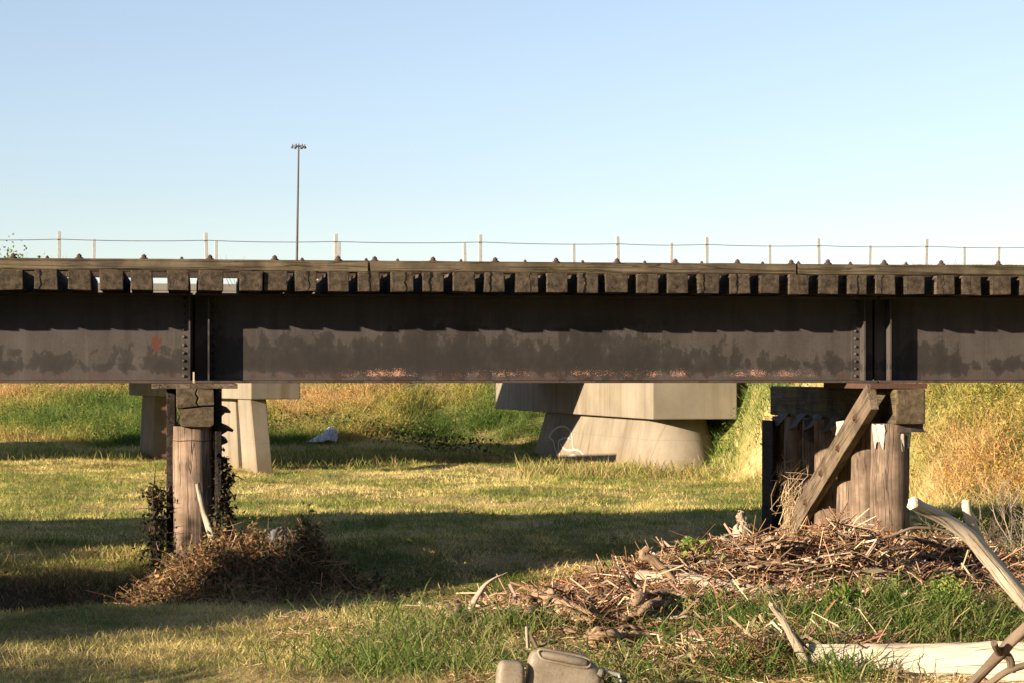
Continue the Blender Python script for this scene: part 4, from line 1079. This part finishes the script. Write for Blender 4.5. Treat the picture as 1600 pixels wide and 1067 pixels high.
def SIT(px, py, Y, r, up=.07):
    Ys = np.arange(12.5, 24, .04); X = (px - 800) / F * Ys; Z = CZ + (HOR - py) / F * Ys
    k = np.nonzero(Z <= H(X, Ys) + .35 * r + up)[0]
    return P(px, py, float(Ys[k[0]]) if len(k) else Y)
def split_wood(name, label, pts, mat, k=14, seed=1, spread=.75, cat_='driftwood'):
    """a log rotted into long overlapping slabs and splinters along a path"""
    rs = random.Random(seed); ps = [SIT(a, b_, c, r) for a, b_, c, r in pts]; root = ps[0].copy(); rr = [q_[3] for q_ in pts]
    def at(t):
        t = max(0, min(.9999, t)) * (len(ps) - 1); i_ = int(t); f = t - i_
        return ps[i_].lerp(ps[i_ + 1], f) - root, rr[i_] * (1 - f) + rr[i_ + 1] * f
    from mathutils import noise
    m = MB(); ax_ = (ps[-1] - ps[0]).normalized()
    for e in range(k):
        t0 = rs.uniform(-.05, .7); t1 = min(1.04, t0 + rs.uniform(.2, .55)); an = rs.uniform(0, 6.283) if e else 0; tw = rs.uniform(-.5, .5); L_ = []; R_ = []
        wd = rs.uniform(.22, .55) if e > 2 else .75
        for s_ in range(9):
            f = s_ / 8; c, r = at(t0 + (t1 - t0) * f); d = (at(t0 + (t1 - t0) * f + .02)[0] - c).normalized(); x = d.cross(Vector((0, 0, 1))).normalized(); y = x.cross(d)
            o_ = (x * math.cos(an + tw * f) + y * math.sin(an + tw * f)) * r * spread * (0 if e < 3 else 1) * (1 + .35 * (f - .5) * rs.uniform(-1, 1.4))
            L_.append(c + o_ + Vector([rs.uniform(-1, 1) for _ in range(3)]) * r * .10); R_.append(r * wd * (min(1, f * 5 + .25) * min(1, (1 - f) * 4 + .06)) * rs.uniform(.8, 1.15))
        m.tube(L_, R_, 14, .16, .16, seed * 31 + e, True, .03, rs.uniform(.3, .6), 3)
    vv = []
    for v in m.v:
        w_ = Vector(v); al = ax_ * w_.dot(ax_); cr = w_ - al; n1 = abs(noise.noise(al * 4 + cr * 48 + Vector((seed, 0, 0)))); n2 = noise.noise(w_ * 14)
        vv.append(w_ + (Vector((0, -.6, .8)) * (n1 - .25) + Vector((n2, -n2, n2)) * .3) * .016)
    m.v = [tuple(v) for v in vv]
    return tag(m.build(name, mat, None, root), label, cat_)

wood('forked_branch', 'thick pale bare branch with a stubby fork, leaning at the right edge', [(1700, 1030, 16.9, 0.073), (1640, 975, 16.8, 0.071), (1590, 925, 16.7, 0.065), (1545, 872, 16.6, 0.062), (1516, 838, 16.5, 0.060), (1478, 812, 16.4, 0.050), (1448, 797, 16.3, 0.046), (1427, 786, 16.2, 0.052)], M['pale'], 20, .03, .03, .02, 5,
     branches=[[(1536, 862, 16.6, 0.053), (1521, 828, 16.55, 0.043), (1512, 800, 16.5, 0.034), (1510, 782, 16.5, 0.033)]])
wood('bare_branch', 'brown crooked branch crossing in front of the pale log at the lower right', [(1680, 915, 13.2, .034), (1600, 983, 13.3, .034), (1562, 1022, 13.4, .036), (1535, 1050, 13.5, .030), (1490, 1095, 13.5, .028)], M['twig'], 12, .07, .05, 0, 8,
     branches=[[(1645, 1028, 13.4, .020), (1598, 1040, 13.4, .022), (1570, 1050, 13.4, .022), (1536, 1075, 13.5, .02)], [(1566, 1018, 13.4, .03), (1578, 1030, 13.4, .026), (1580, 1050, 13.4, .03)], [(1562, 1020, 13.4, .03), (1556, 1012, 13.3, .02), (1553, 1004, 13.25, .022)]])
wood('bleached_log', 'big smooth bleached log lying along the bottom right', [(1275, 1040, 14.6, .15), (1320, 1040, 14.55, .148), (1400, 1040, 14.5, .150), (1500, 1040, 14.4, .155), (1600, 1040, 14.3, .16), (1720, 1042, 14.2, .165)], M['log'], 28, .02, .015, .06, 9, gnarl=.12)
wood('pale_log', 'short pale log half hidden in the grass left of the big log', [(1135, 1003, 15.3, .055), (1165, 1000, 15.3, .06), (1200, 1000, 15.3, .058), (1250, 1005, 15.3, .05)], M['log'], 14, .06, .05, .03, 10)
wood('grey_stake', 'grey splintered stake leaning out of the debris in the middle right', [(1264, 1045, 14.5, .055), (1248, 1010, 14.5, .045), (1228, 978, 14.5, .035), (1206, 948, 14.5, .022)], M['grey'], 12, .1, .12, .05, 12, flat=.6, shards=5)
wood('pointed_stump', 'gnarled grey stump ending in a jagged point beside the right bent', [(1200, 868, 19.3, 0.052), (1185, 862, 19.3, 0.092), (1166, 862, 19.2, 0.132), (1160, 845, 19.2, 0.098), (1160, 825, 19.2, 0.063), (1158, 804, 19.2, 0.023)], M['grey'], 26, .2, .16, .03, 13, gnarl=.75)
wood('wood_splinter', 'upright curved splinter of pale wood catching the sun', [(733, 968, 16.8, .055), (738, 945, 16.8, .058), (752, 922, 16.8, .050), (768, 906, 16.8, .03), (787, 896, 16.8, .006)], M['grey'], 10, .1, .15, .03, 14, flat=.4)
wood('wood_splinter', 'thin upright splinter standing left of the curved one', [(731, 968, 16.85, .022), (729, 948, 16.85, .02), (728, 930, 16.85, .006)], M['brown'], 8, .1, .1, .03, 15, flat=.6)
split_wood('wood_splinter', 'dark stub of splintered wood on the left end of the rotten log', [(712, 966, 16.9, 0.078), (704, 949, 16.9, 0.065), (698, 935, 16.9, 0.033)], M['rotten'], 7, 7)
split_wood('root_plate', 'peaked dark root plate of rotten wood behind the rotten log', [(822, 962, 17.2, .05), (840, 938, 17.2, .10), (870, 945, 17.3, .10), (905, 962, 17.4, .07), (930, 968, 17.4, .04)], M['rotten'], 18, 8)
split_wood('bark_piece', 'reddish slab of bark across the debris heap below the pointed stump', [(1095, 905, 18.4, .05), (1140, 893, 18.4, .07), (1200, 885, 18.5, .07), (1260, 888, 18.6, .04)], M['rotten'], 16, 9)
split_wood('torn_stump', 'dark torn stump of roots standing up in the middle of the debris', [(985, 968, 17, .09), (1012, 945, 17, .12), (1050, 935, 17, .10), (1090, 945, 17, .05)], M['rotten'], 22, 21)
split_wood('rotten_timber', 'long rotten timber half sunk in the debris below the right bent', [(1230, 900, 18, .04), (1290, 890, 18, .07), (1360, 893, 18, .075), (1420, 905, 18, .05)], M['rotten'], 18, 22)
split_wood('bark_sheet', 'broad sheet of torn bark at the right end of the debris heap', [(1440, 905, 18, .05), (1480, 895, 18, .08), (1530, 905, 18, .06)], M['rotten'], 14, 23)
split_wood('broken_limb', 'broken rotten limb lying along the right crest of the debris heap', [(1330, 872, 19.2, .05), (1380, 866, 19.2, .06), (1440, 872, 19.2, .05), (1490, 880, 19.2, .03)], M['rotten'], 12, 10)
split_wood('bark_chunk', 'chunk of splintered bark at the front of the debris heap', [(1180, 935, 17.6, .06), (1215, 925, 17.7, .07), (1250, 935, 17.7, .04)], M['rotten'], 12, 11)
rk = random.Random(77)
for k in range(16):
    px, py = [(880, 985), (930, 940), (1100, 925), (1150, 905), (1165, 880), (1230, 870), (1275, 915), (1310, 862), (1350, 908), (1395, 885), (1420, 862), (1465, 868), (1060, 960), (1000, 1015), (860, 1005), (1205, 905)][k]
    ln, tl = rk.uniform(22, 48), rk.uniform(-14, 14); r_ = rk.uniform(.025, .055)
    split_wood('driftwood_chunk', 'dark broken chunk of splintered driftwood bedded in the debris heap', [(px - ln * .5, py + tl * .5, 18, r_ * .7), (px, py - 3, 18, r_), (px + ln * .5, py - tl * .5, 18, r_ * .6)], M['rotten'] if k % 3 else M['brown'], 8, 140 + k)
for o in [o for o in COL.objects if o.name.startswith('driftwood_chunk')]: o['group'] = 'driftwood chunks in the debris heap'
wood('driftwood_log', 'grey log lying level at the top of the split trunk', [(1000, 901, 17.9, 0.066), (1040, 906, 17.85, 0.074), (1085, 910, 17.8, 0.072), (1135, 917, 17.8, 0.060), (1180, 926, 17.8, 0.054)], M['grey'], 14, .06, .06, .03, 20, shards=6, sit=True)
wood('knotted_branch', 'short knotted branch poking up left of the bent debris', [(1052, 905, 18.0, .045), (1036, 888, 18.0, .045), (1018, 872, 18.0, .035), (1006, 866, 18.0, .045), (1010, 857, 18.0, .03)], M['brown'], 12, .2, .15, .03, 21)
wood('thin_stick', 'thin forked stick standing out of the split trunk', [(993, 918, 17.6, .02), (978, 900, 17.5, .016), (960, 879, 17.5, .008)], M['twig'], 7, .08, 0, 0, 22)
wood('dead_root', 'curving dead root hooking over the rotten log', [(838, 985, 16.5, .016), (848, 960, 16.5, .02), (853, 945, 16.5, .016), (862, 935, 16.55, .014), (872, 929, 16.6, .006)], M['twig'], 8, .08, 0, 0, 23, branches=[[(852, 948, 16.5, .018), (862, 960, 16.45, .02), (872, 972, 16.4, .028)]], shards=2)
split_wood('rotten_board', 'flat orange brown slab of rotten wood beside the jerry can', [(915, 995, 14.9, 0.072), (950, 995, 14.9, 0.090), (985, 992, 14.95, 0.084), (1025, 992, 15.0, 0.060)], M['rotten'], 16, 6)
wood('upright_stick', 'short upright stick behind the jerry can', [(825, 1012, 14.5, .012), (824, 995, 14.5, .013), (823, 978, 14.5, .011)], M['birch'], 8, .06, 0, 0, 25)
wood('upright_stick', 'second short stick leaning beside the upright one behind the jerry can', [(839, 1010, 14.5, .014), (834, 1000, 14.5, .014), (829, 990, 14.5, .012)], M['twig'], 8, .06, 0, 0, 26)
wood('long_twig', 'long thin twig arching over the top of the debris at the right piles', [(1330, 846, 19.4, .016), (1375, 842, 19.4, .017), (1405, 832, 19.4, .015), (1428, 824, 19.4, .013), (1460, 825, 19.4, .012), (1490, 832, 19.4, .007)], M['twig'], 8, .06, 0, 0, 27, branches=[[(1455, 825, 19.4, .008), (1462, 817, 19.4, .004)]])
wood('knobbed_branch', 'long branch with a broken knobbed end lying at the foot of the right piles', [(1395, 836, 19.5, .014), (1430, 841, 19.4, .018), (1462, 850, 19.3, .022), (1484, 856, 19.2, .034), (1488, 849, 19.2, .03)], M['twig'], 9, .1, 0, .02, 28, sit=True)
wood('pale_stick', 'pale horizontal stick along the left edge of the debris heap', [(1060, 886, 18.7, .016), (1100, 880, 18.7, .026), (1140, 874, 18.8, .022), (1210, 866, 19.0, .018), (1260, 862, 19.2, .01)], M['birch'], 9, .08, 0, .02, 29, sit=True)
wood('leaning_stick', 'pale crooked stick leaning on the front of the left pile', [(340, 885, 21.3, .034), (334, 850, 21.35, .034), (327, 825, 21.4, .034), (318, 800, 21.45, .030), (313, 778, 21.5, .028), (309, 757, 21.55, .02)], M['birch'], 11, .08, .05, .015, 30)
wood('bent_twig', 'pale bent twig stuck upright in the brush heap', [(486, 956, 19.9, .013), (483, 935, 19.9, .012), (478, 922, 19.9, .012), (486, 915, 19.9, .009), (496, 905, 19.9, .005)], M['birch'], 7, .08, 0, 0, 31)
wood('brown_twig', 'brown twig sticking out left at the foot of the left pile', [(300, 892, 20.9, .018), (268, 886, 20.9, .018), (252, 875, 20.9, .012)], M['brown'], 8, .08, 0, 0, 32)
wood('curved_stem', 'curved dry stem arching down the face of the debris heap', [(1330, 893, 18.6, .007), (1355, 897, 18.5, .009), (1368, 913, 18.4, .008), (1367, 935, 18.3, .006)], M['birch'], 6, .05, 0, 0, 33)
rnd = random.Random(5)
SHARDS = [(1150, 845, 1120, 838), (1235, 852, 1215, 838), (1290, 905, 1302, 950), (1345, 905, 1352, 935), (1410, 850, 1418, 828), (1500, 900, 1478, 925), (1450, 880, 1490, 870), (1180, 905, 1225, 890), (1215, 925, 1250, 905), (1330, 880, 1390, 888), (1080, 905, 1110, 880), (1240, 880, 1300, 868)]
for k, (a, b_, c, d) in enumerate(SHARDS):
    Y = 18.6 + .9 * (905 - (b_ + d) / 2) / 60
    wood('debris_stick', 'brown broken stick lying on the debris heap under the right bent', [(a, b_, Y, .016), ((a + c) / 2 + rnd.uniform(-3, 3), (b_ + d) / 2 + rnd.uniform(-3, 3), Y - .03, .016), (c, d, Y, .009)], M['twig' if k % 2 else 'birch'], 7, .1, .05, .01, 60 + k, group='loose sticks on the debris heap', sit=True)

# bare twiggy shrub at the right edge
def bare_shrub(name, label, base, h_, seed, dirs, mat):
    rnd = random.Random(seed); m = MB()
    def grow(p, d, L, r, lev):
        pts = [p]; rr = [r]
        for k in range(4):
            d = (d + Vector([rnd.uniform(-.22, .22) for _ in range(3)])).normalized(); p = p + d * L / 4; pts.append(p); rr.append(r * (1 - .17 * (k + 1)))
            if lev < 3 and k > 0:
                for _ in range(1 + (rnd.random() < .4)):
                    dd = (d + Vector([rnd.uniform(-.9, .9), rnd.uniform(-.9, .9), rnd.uniform(-.5, .7)])).normalized()
                    grow(p, dd, L * rnd.uniform(.35, .6), r * .55, lev + 1)
        m.tube(pts, rr, 5, seed=rnd.randint(0, 999))
    for d in dirs: grow(Vector((rnd.uniform(-.05, .05), rnd.uniform(-.05, .05), -.1)), Vector(d).normalized(), h_ * rnd.uniform(.8, 1.1), .014, 0)
    return tag(m.build(name, mat, None, base), label, 'shrub')
g = P(1640, 880, 20.5); bare_shrub('bare_shrub', 'leafless grey twiggy shrub at the right edge behind the forked branch', Vector((g.x, g.y, hz(g.x, g.y))), .85, 4, [(-.6, 0, .8), (-.35, .1, 1), (-.8, -.1, .45), (.1, 0, 1), (-.9, .2, .25)], M['birch'])
g = P(1530, 860, 21.5); bare_shrub('bare_shrub', 'low leafless stems with dry pods right of the timber piles', Vector((g.x, g.y, hz(g.x, g.y))), .55, 9, [(-.3, 0, 1), (.4, .1, 1), (-.7, 0, .5)], M['twig'])

# low green plants in the wrack
def leafy(name, label, px, py, w, h_, n, seed, pal=((.05, .11, .015), (.12, .20, .03), (.22, .26, .05)), lsz=.06, cat_='plant'):
    g = G(px, py); r_ = np.random.default_rng(seed)
    root = empty(name, g); tag(root, label, cat_)
    x = r_.normal(0, w * .45, n); y = r_.normal(0, w * .35, n); z = h_ * r_.uniform(.15, 1, n) * np.exp(-(x / w) ** 2)
    V, f, s, c = leaves(x, y, z, r_.uniform(.6, 1.4, n) * lsz, jitc(pick(pal, r_.uniform(0, 1, n))))
    link('foliage', np_mesh('foliage', V, f, s, c), M['leaf'], root)
    m = MB()
    for k in range(9): i_ = int(r_.integers(n)); m.tube([(x[i_] * .2, y[i_] * .2, -.03), (x[i_] * .6, y[i_] * .6, z[i_] * .6), (x[i_], y[i_], z[i_])], [.004, .003, .002], 4)
    m.build('stem', M['vine'], root)
leafy('leafy_weed', 'broad leaved green weed in the dark hollow below the debris heap', 1320, 958, .22, .20, 130, 1, lsz=.075)
leafy('leafy_weed', 'small green weed left of the pointed stump', 1085, 880, .28, .22, 130, 2)
leafy('leafy_weed', 'feathery bright green weed among the tall grass at the right', 1480, 965, .30, .34, 900, 3, lsz=.028, pal=((.10, .18, .03), (.20, .27, .05), (.30, .32, .08)))
leafy('leafy_weed', 'yellow green weeds at the foot of the bank right of the piles', 1500, 838, .7, .28, 700, 4, lsz=.06, pal=((.09, .13, .02), (.24, .24, .04), (.36, .30, .06)))
leafy('leafy_weed', 'yellow green weeds under the bare shrub', 1590, 830, .6, .3, 600, 5, lsz=.06, pal=((.09, .13, .02), (.24, .24, .04), (.36, .30, .06)))

# ------------------------------------------------------------------ brush heap and vines at the left bent
br = empty('brush_heap', (-2.75, 20.9, hz(-2.75, 20.9) - .2)); tag(br, 'heap of dead brown vines and brush against the foot of the left pile', 'brush heap')
off = Vector(br.location)
def heap_pts(n, ext=1.0):
    k = rng.uniform(0, 1, n) < .66
    x = np.where(k, rng.normal(-2.72, .42 * ext, n), rng.normal(-1.95, .42 * ext, n)); y = np.where(k, rng.normal(20.45, .42, n), rng.normal(20.3, .38, n))
    return x, y
x, y = heap_pts(2300); z = H(x, y) + np.abs(rng.normal(0, .08, len(x)))
SPAL = [(.06, .035, .022), (.17, .09, .045), (.36, .21, .11), (.50, .34, .19)]
a_ = sticks(x - off.x, y - off.y, z - off.z, rng.uniform(.12, .5, len(x)), rng.uniform(.003, .008, len(x)), jitc(pick(SPAL, np.clip(rng.normal(.45, .3, len(x)), 0, 1))), .6)
x, y = heap_pts(5200, 1.05); z = H(x, y) + rng.uniform(-.04, .06, len(x))
b_ = blades(x - off.x, y - off.y, z - off.z, rng.uniform(.12, .42, len(x)), rng.uniform(.004, .008, len(x)), jitc(pick(SPAL, np.clip(rng.normal(.5, .28, len(x)) - .3 * sstep((x + 2.35) / .5), 0, 1))), .8, 1.5, 4)
V, f, s, c = cat([a_, b_])
tag(link('dead_stems', np_mesh('dead_stems', V, f, s, c), M['straw'], br), kind='stuff')
x, y = heap_pts(5600, .98); z = H(x, y) + np.abs(rng.normal(0, .13, len(x)))
t = np.clip(.35 + .5 * (fbm(x * 2.5, y * 2.5, 131) - .5) + rng.normal(0, .2, len(x)) - .45 * sstep((x + 2.5) / .6) + .12, 0, 1)
pal = [(.04, .055, .018), (.11, .10, .035), (.24, .135, .058), (.40, .22, .105)]
V, f, s, c = leaves(x - off.x, y - off.y, z - off.z, rng.uniform(.03, .075, len(x)), jitc(pick(pal, t)))
tag(link('dead_leaves', np_mesh('dead_leaves', V, f, s, c), M['leaf'], br), kind='stuff')

def creeper(name, label, lst, nleaf, seed, spread):
    r_ = np.random.default_rng(seed); p0 = P(*lst[0]); root = empty(name, p0); tag(root, label, 'vine')
    ps = [P(*q) for q in lst]; m = MB()
    for k in range(9):
        o_ = Vector(r_.normal(0, spread * .4, 3)); m.tube([p - p0 + o_ * (.3 + .7 * i_ / len(ps)) + Vector(r_.normal(0, .03, 3)) for i_, p in enumerate(ps)], [.012] * (len(ps) - 1) + [.004], 5, seed=k, sub=3)
    for k in range(26):
        i_ = int(r_.integers(len(ps) - 1)); p = ps[i_].lerp(ps[i_ + 1], float(r_.uniform())) - p0; d = Vector(r_.normal(0, 1, 3)); d.z *= .5; d.normalize()
        m.tube([p, p + d * float(r_.uniform(.05, .2)), p + d * float(r_.uniform(.2, .34)) + Vector((0, 0, -.04))], [.006, .004, .002], 4)
    m.build('stem', M['vine'], root)
    seg = r_.integers(0, len(ps) - 1, nleaf); t = r_.uniform(0, 1, nleaf); arr = np.array([list(p - p0) for p in ps])
    c0 = arr[seg] * (1 - t[:, None]) + arr[seg + 1] * t[:, None] + r_.normal(0, spread, (nleaf, 3)) * np.array([1, .8, .6])
    V, f, s, c = leaves(c0[:, 0], c0[:, 1], c0[:, 2], r_.uniform(.03, .075, nleaf), jitc(pick([(.02, .022, .012), (.05, .045, .02), (.09, .06, .03)], r_.uniform(0, 1, nleaf))))
    tag(link('foliage', np_mesh('foliage', V, f, s, c), M['leaf'], root), kind='stuff')
creeper('dead_creeper', 'dark dead creeper hanging down the right side of the left bent', [(352, 862, 22.0), (350, 830, 22.0), (348, 790, 22.05), (346, 750, 22.1), (343, 715, 22.1)], 1900, 1, .052)
creeper('dead_creeper', 'sparse dark creeper along the left side of the left bent', [(246, 890, 22.0), (245, 855, 22.0), (243, 820, 22.05), (246, 785, 22.1), (240, 760, 22.1)], 620, 2, .07)
# straw caught on the right brace
def caught():
    n = 170; t = rng.uniform(0, 1, n) ** 1.3
    s = 1.9 + rng.normal(0, .2, n); z = .1 + .85 * t; a = aB - .12 + rng.normal(0, .05, n)
    x = O.x + CT * a - ST * s; y = O.y + ST * a + CT * s
    c = jitc(pick([(.25, .16, .08), (.42, .31, .18), (.52, .42, .28)], rng.uniform(0, 1, n)))
    return [sticks(x, y, z, rng.uniform(.12, .42, n), rng.uniform(.004, .008, n), c, pit=rng.normal(1.0, .45, n), az=rng.normal(.4, 1.0, n))]
stuff('caught_straw', caught(), M['straw'], 'pale straw caught on the lower end of the diagonal brace', 'straw')

# grey sodden sheet showing over the brush heap
def crumple(name, label, cen, w, h_, d_, seed, mat, cat_, n=12):
    rnd = random.Random(seed); bm = bmesh.new(); bmesh.ops.create_icosphere(bm, subdivisions=4, radius=1)
    from mathutils import noise
    for v in bm.verts:
        q = v.co * 1.6 + Vector((seed, 0, 0)); f = 1 + .55 * noise.noise(q) + .25 * noise.noise(q * 2.7) + .12 * abs(noise.noise(q * 6))
        v.co = Vector((v.co.x * w * f, v.co.y * d_ * f, v.co.z * h_ * f))
    m = MB(); m.bm(bm, None, True); return tag(m.build(name, mat, None, cen), label, cat_)
crumple('grey_bundle', 'crumpled grey bundle stuck behind the brush heap right of the left pile', P(433, 846, 21.4), .105, .12, .1, 3, M['greycloth'], 'debris')
def bag():
    a, b_, c_ = G(480, 691), G(528, 690), G(510, 690)
    # a limp sheet with a raised fold
    nx_, ny_ = 22, 12; vs, fs = [], []
    out = [(0, .0), (.15, .05), (.35, .16), (.5, .15), (.58, .28), (.72, .36), (.86, .32), (1, .14)]
    from mathutils import noise
    for i_ in range(nx_ + 1):
        t = i_ / nx_; top = np.interp(t, [o[0] for o in out], [o[1] for o in out])
        for j_ in range(ny_ + 1):
            q = j_ / ny_; p = a.lerp(b_, t)
            x = p.x; y = p.y - .35 + .9 * q * (.3 + .7 * t); g_ = hz(x, y)
            z = g_ + .05 + top * math.sin(q * math.pi * .85 + .2) + .025 * noise.noise(Vector((t * 5, q * 3, 3)))
            vs.append(Vector((x + .04 * noise.noise(Vector((t * 6, q * 6, 9))), y, max(z, g_ + .02))) - c_)
    for i_ in range(nx_):
        for j_ in range(ny_): k = i_ * (ny_ + 1) + j_; fs.append([k, k + ny_ + 1, k + ny_ + 2, k + 1])
    m = MB(); m.add(vs, fs, None, False); o = m.build('plastic_bag', M['bag'], None, c_); md = o.modifiers.new('thickness', 'SOLIDIFY'); md.thickness = .006
    tag(o, 'crumpled white plastic bag on the dark ground below the bank', 'plastic bag')
bag()

# ------------------------------------------------------------------ jerry can and container
def superbox(w, d, h_, e=.28, n=28, m_=14, fn=None):
    """rounded box as a superellipsoid; returns verts, faces"""
    vs, fs = [], []
    sp = lambda x, p: math.copysign(abs(x) ** p, x)
    for i_ in range(m_ + 1):
        ph = -math.pi / 2 + math.pi * i_ / m_
        for k in range(n):
            th = 2 * math.pi * k / n
            x = w / 2 * sp(math.cos(ph), e) * sp(math.cos(th), e); y = d / 2 * sp(math.cos(ph), e) * sp(math.sin(th), e); z = h_ / 2 * sp(math.sin(ph), e)
            v = Vector((x, y, z)); vs.append(fn(v) if fn else v)
    for i_ in range(m_):
        for k in range(n): fs.append([i_ * n + k, i_ * n + (k + 1) % n, (i_ + 1) * n + (k + 1) % n, (i_ + 1) * n + k])
    return vs, fs
YJ = 13.7; pxm = F / YJ
jc = P(880, 1062, YJ); jerry = empty('jerry_can', jc, .10); jerry.rotation_euler = (0, math.radians(8), .12)
tag(jerry, 'weathered tan grey jerry can with moulded handle and open spout, lying in the grass', 'jerry can')
W, Dp = 118 / pxm, .17
ztop = (1062 - 1018) / pxm
def bodyfn(v):
    v = v.copy(); v.z += ztop - .215
    if v.z > ztop - .10: v.y *= 1 - .35 * ((v.z - ztop + .10) / .10) ** 2
    if v.x > W * .22 and v.z > 0: v.z -= (v.x - W * .22) * .55
    if abs(v.z - (ztop - .105)) < .012: v.x *= .975; v.y *= .93
    return v
vs, fs = superbox(W, Dp, .43, .30, 48, 40, bodyfn)
m = MB(); m.add(vs, fs, None, True); m.build('can_body', M['plastic'], jerry)
# raised moulded grip on the shoulder, with its rim
m = MB(); zr_ = ztop - .048
m.tube([(-W * .34, -.062, zr_ + .022), (-W * .15, -.074, zr_ + .018), (W * .10, -.074, zr_ + .010), (W * .24, -.064, zr_ + .004)], [.022, .026, .026, .022], 16, sub=4)
m.build('handle', M['plastic'], jerry)
m = MB()
rim = [(-W * .40, -.052, zr_ + .030), (-W * .36, -.055, zr_ + .052), (-W * .1, -.05, zr_ + .047), (W * .22, -.05, zr_ + .034), (W * .30, -.06, zr_ + .010), (W * .26, -.078, zr_ - .026), (-W * .05, -.088, zr_ - .018), (-W * .33, -.078, zr_ - .006), (-W * .40, -.052, zr_ + .030)]
m.tube(rim, [.009] * len(rim), 8, sub=4, cap=False); m.build('handle_rim', M['plastic'], jerry)
m = MB(); sx = W * .5 - .012
m.tube([(sx - .02, -.03, ztop - .105), (sx + .012, -.045, ztop - .100), (sx + .016, -.047, ztop - .100)], [.036, .030, .024], 14); m.build('spout', M['plastic'], jerry)
m = MB(); m.tube([(sx + .012, -.050, ztop - .100), (sx + .020, -.056, ztop - .099)], [.019, .017], 12); m.build('spout_mouth', M['plasticd'], jerry)
m = MB(); m.obox((sx + .022, -.02, ztop - .088), (sx + .125, -.01, ztop - .098), .05, .022, (0, 0, 1), .007); m.obox((sx + .115, -.02, ztop - .098), (sx + .15, -.02, ztop - .155), .04, .014, (1, 0, 0), .004); m.build('spout_cap', M['plasticw'], jerry)
m = MB()
for k in range(16):
    a = Vector((sx + .03 + random.uniform(0, .09), -.03 + random.uniform(-.03, .03), ztop - .125 - random.uniform(0, .03))); m.tube([a, a + Vector([random.uniform(-.04, .05), random.uniform(-.02, .02), random.uniform(-.06, .02)])], [.006, .003], 5)
m.tube([(sx + .13, -.02, ztop - .11), (sx + .165, -.02, ztop - .13), (sx + .16, -.02, ztop - .17)], [.014, .018, .01], 7, .2); m.build('torn_strap', M['plasticd'], jerry)
c_ = P(797, 1065, 13.6)
vs, fs = superbox(44 / F * 13.6, .13, .34, .42, 40, 30, lambda v: v + Vector((0, 0, -.035)))
m = MB(); m.add(vs, fs, None, True); o = m.build('plastic_container', M['plastic'], None, c_)
o.rotation_euler = (0, .06, .15)
tag(o, 'round shouldered tan grey plastic container standing left of the jerry can', 'container')

# ------------------------------------------------------------------ light, sky, camera
PHI, EL = math.radians(64.5), math.radians(13.9)
hd = Vector((math.sin(PHI) * CT - math.cos(PHI) * ST, math.sin(PHI) * ST + math.cos(PHI) * CT, 0))
d = hd * math.cos(EL) + Vector((0, 0, -math.sin(EL)))
L = bpy.data.lights.new('sun', 'SUN'); L.energy = 5.0; L.angle = math.radians(.53); L.color = (1.0, .82, .60)
so = bpy.data.objects.new('sun', L); COL.objects.link(so); so.rotation_euler = d.to_track_quat('-Z', 'Y').to_euler(); so.location = (-20, -10, 20)
w = bpy.data.worlds.new('World'); sc.world = w; w.use_nodes = True; nt = w.node_tree
bg = nt.nodes['Background']; sky = nt.nodes.new('ShaderNodeTexSky'); sky.sky_type = 'NISHITA'; sky.sun_disc = False
sky.sun_elevation = EL; sky.sun_rotation = math.atan2(-d.x, -d.y); sky.air_density = 1.0; sky.dust_density = .1; sky.ozone_density = 2.5; sky.altitude = 0
tint = nt.nodes.new('ShaderNodeMix'); tint.data_type = 'RGBA'; tint.blend_type = 'MULTIPLY'; tint.inputs[0].default_value = 1; tint.inputs[7].default_value = (1.00, .98, 1.05, 1)
hs = nt.nodes.new('ShaderNodeHueSaturation'); hs.inputs['Saturation'].default_value = .72
nt.links.new(sky.outputs[0], hs.inputs['Color']); nt.links.new(hs.outputs[0], tint.inputs[6]); nt.links.new(tint.outputs[2], bg.inputs[0]); bg.inputs[1].default_value = .058
cam = bpy.data.cameras.new('camera'); co = bpy.data.objects.new('camera', cam); COL.objects.link(co); sc.camera = co
co.location = (0, 0, CZ); co.rotation_euler = (math.pi / 2, 0, 0)
cam.sensor_width = 36; cam.lens = F / 1600 * 36; cam.shift_y = (HOR - 533.5) / 1600; cam.clip_end = 4000; cam.clip_start = .1
sc.view_settings.view_transform = 'Standard'; sc.view_settings.look = 'None'; sc.view_settings.exposure = 1.68; sc.view_settings.gamma = 1
sc.cycles.max_bounces = 6; sc.cycles.use_denoising = True
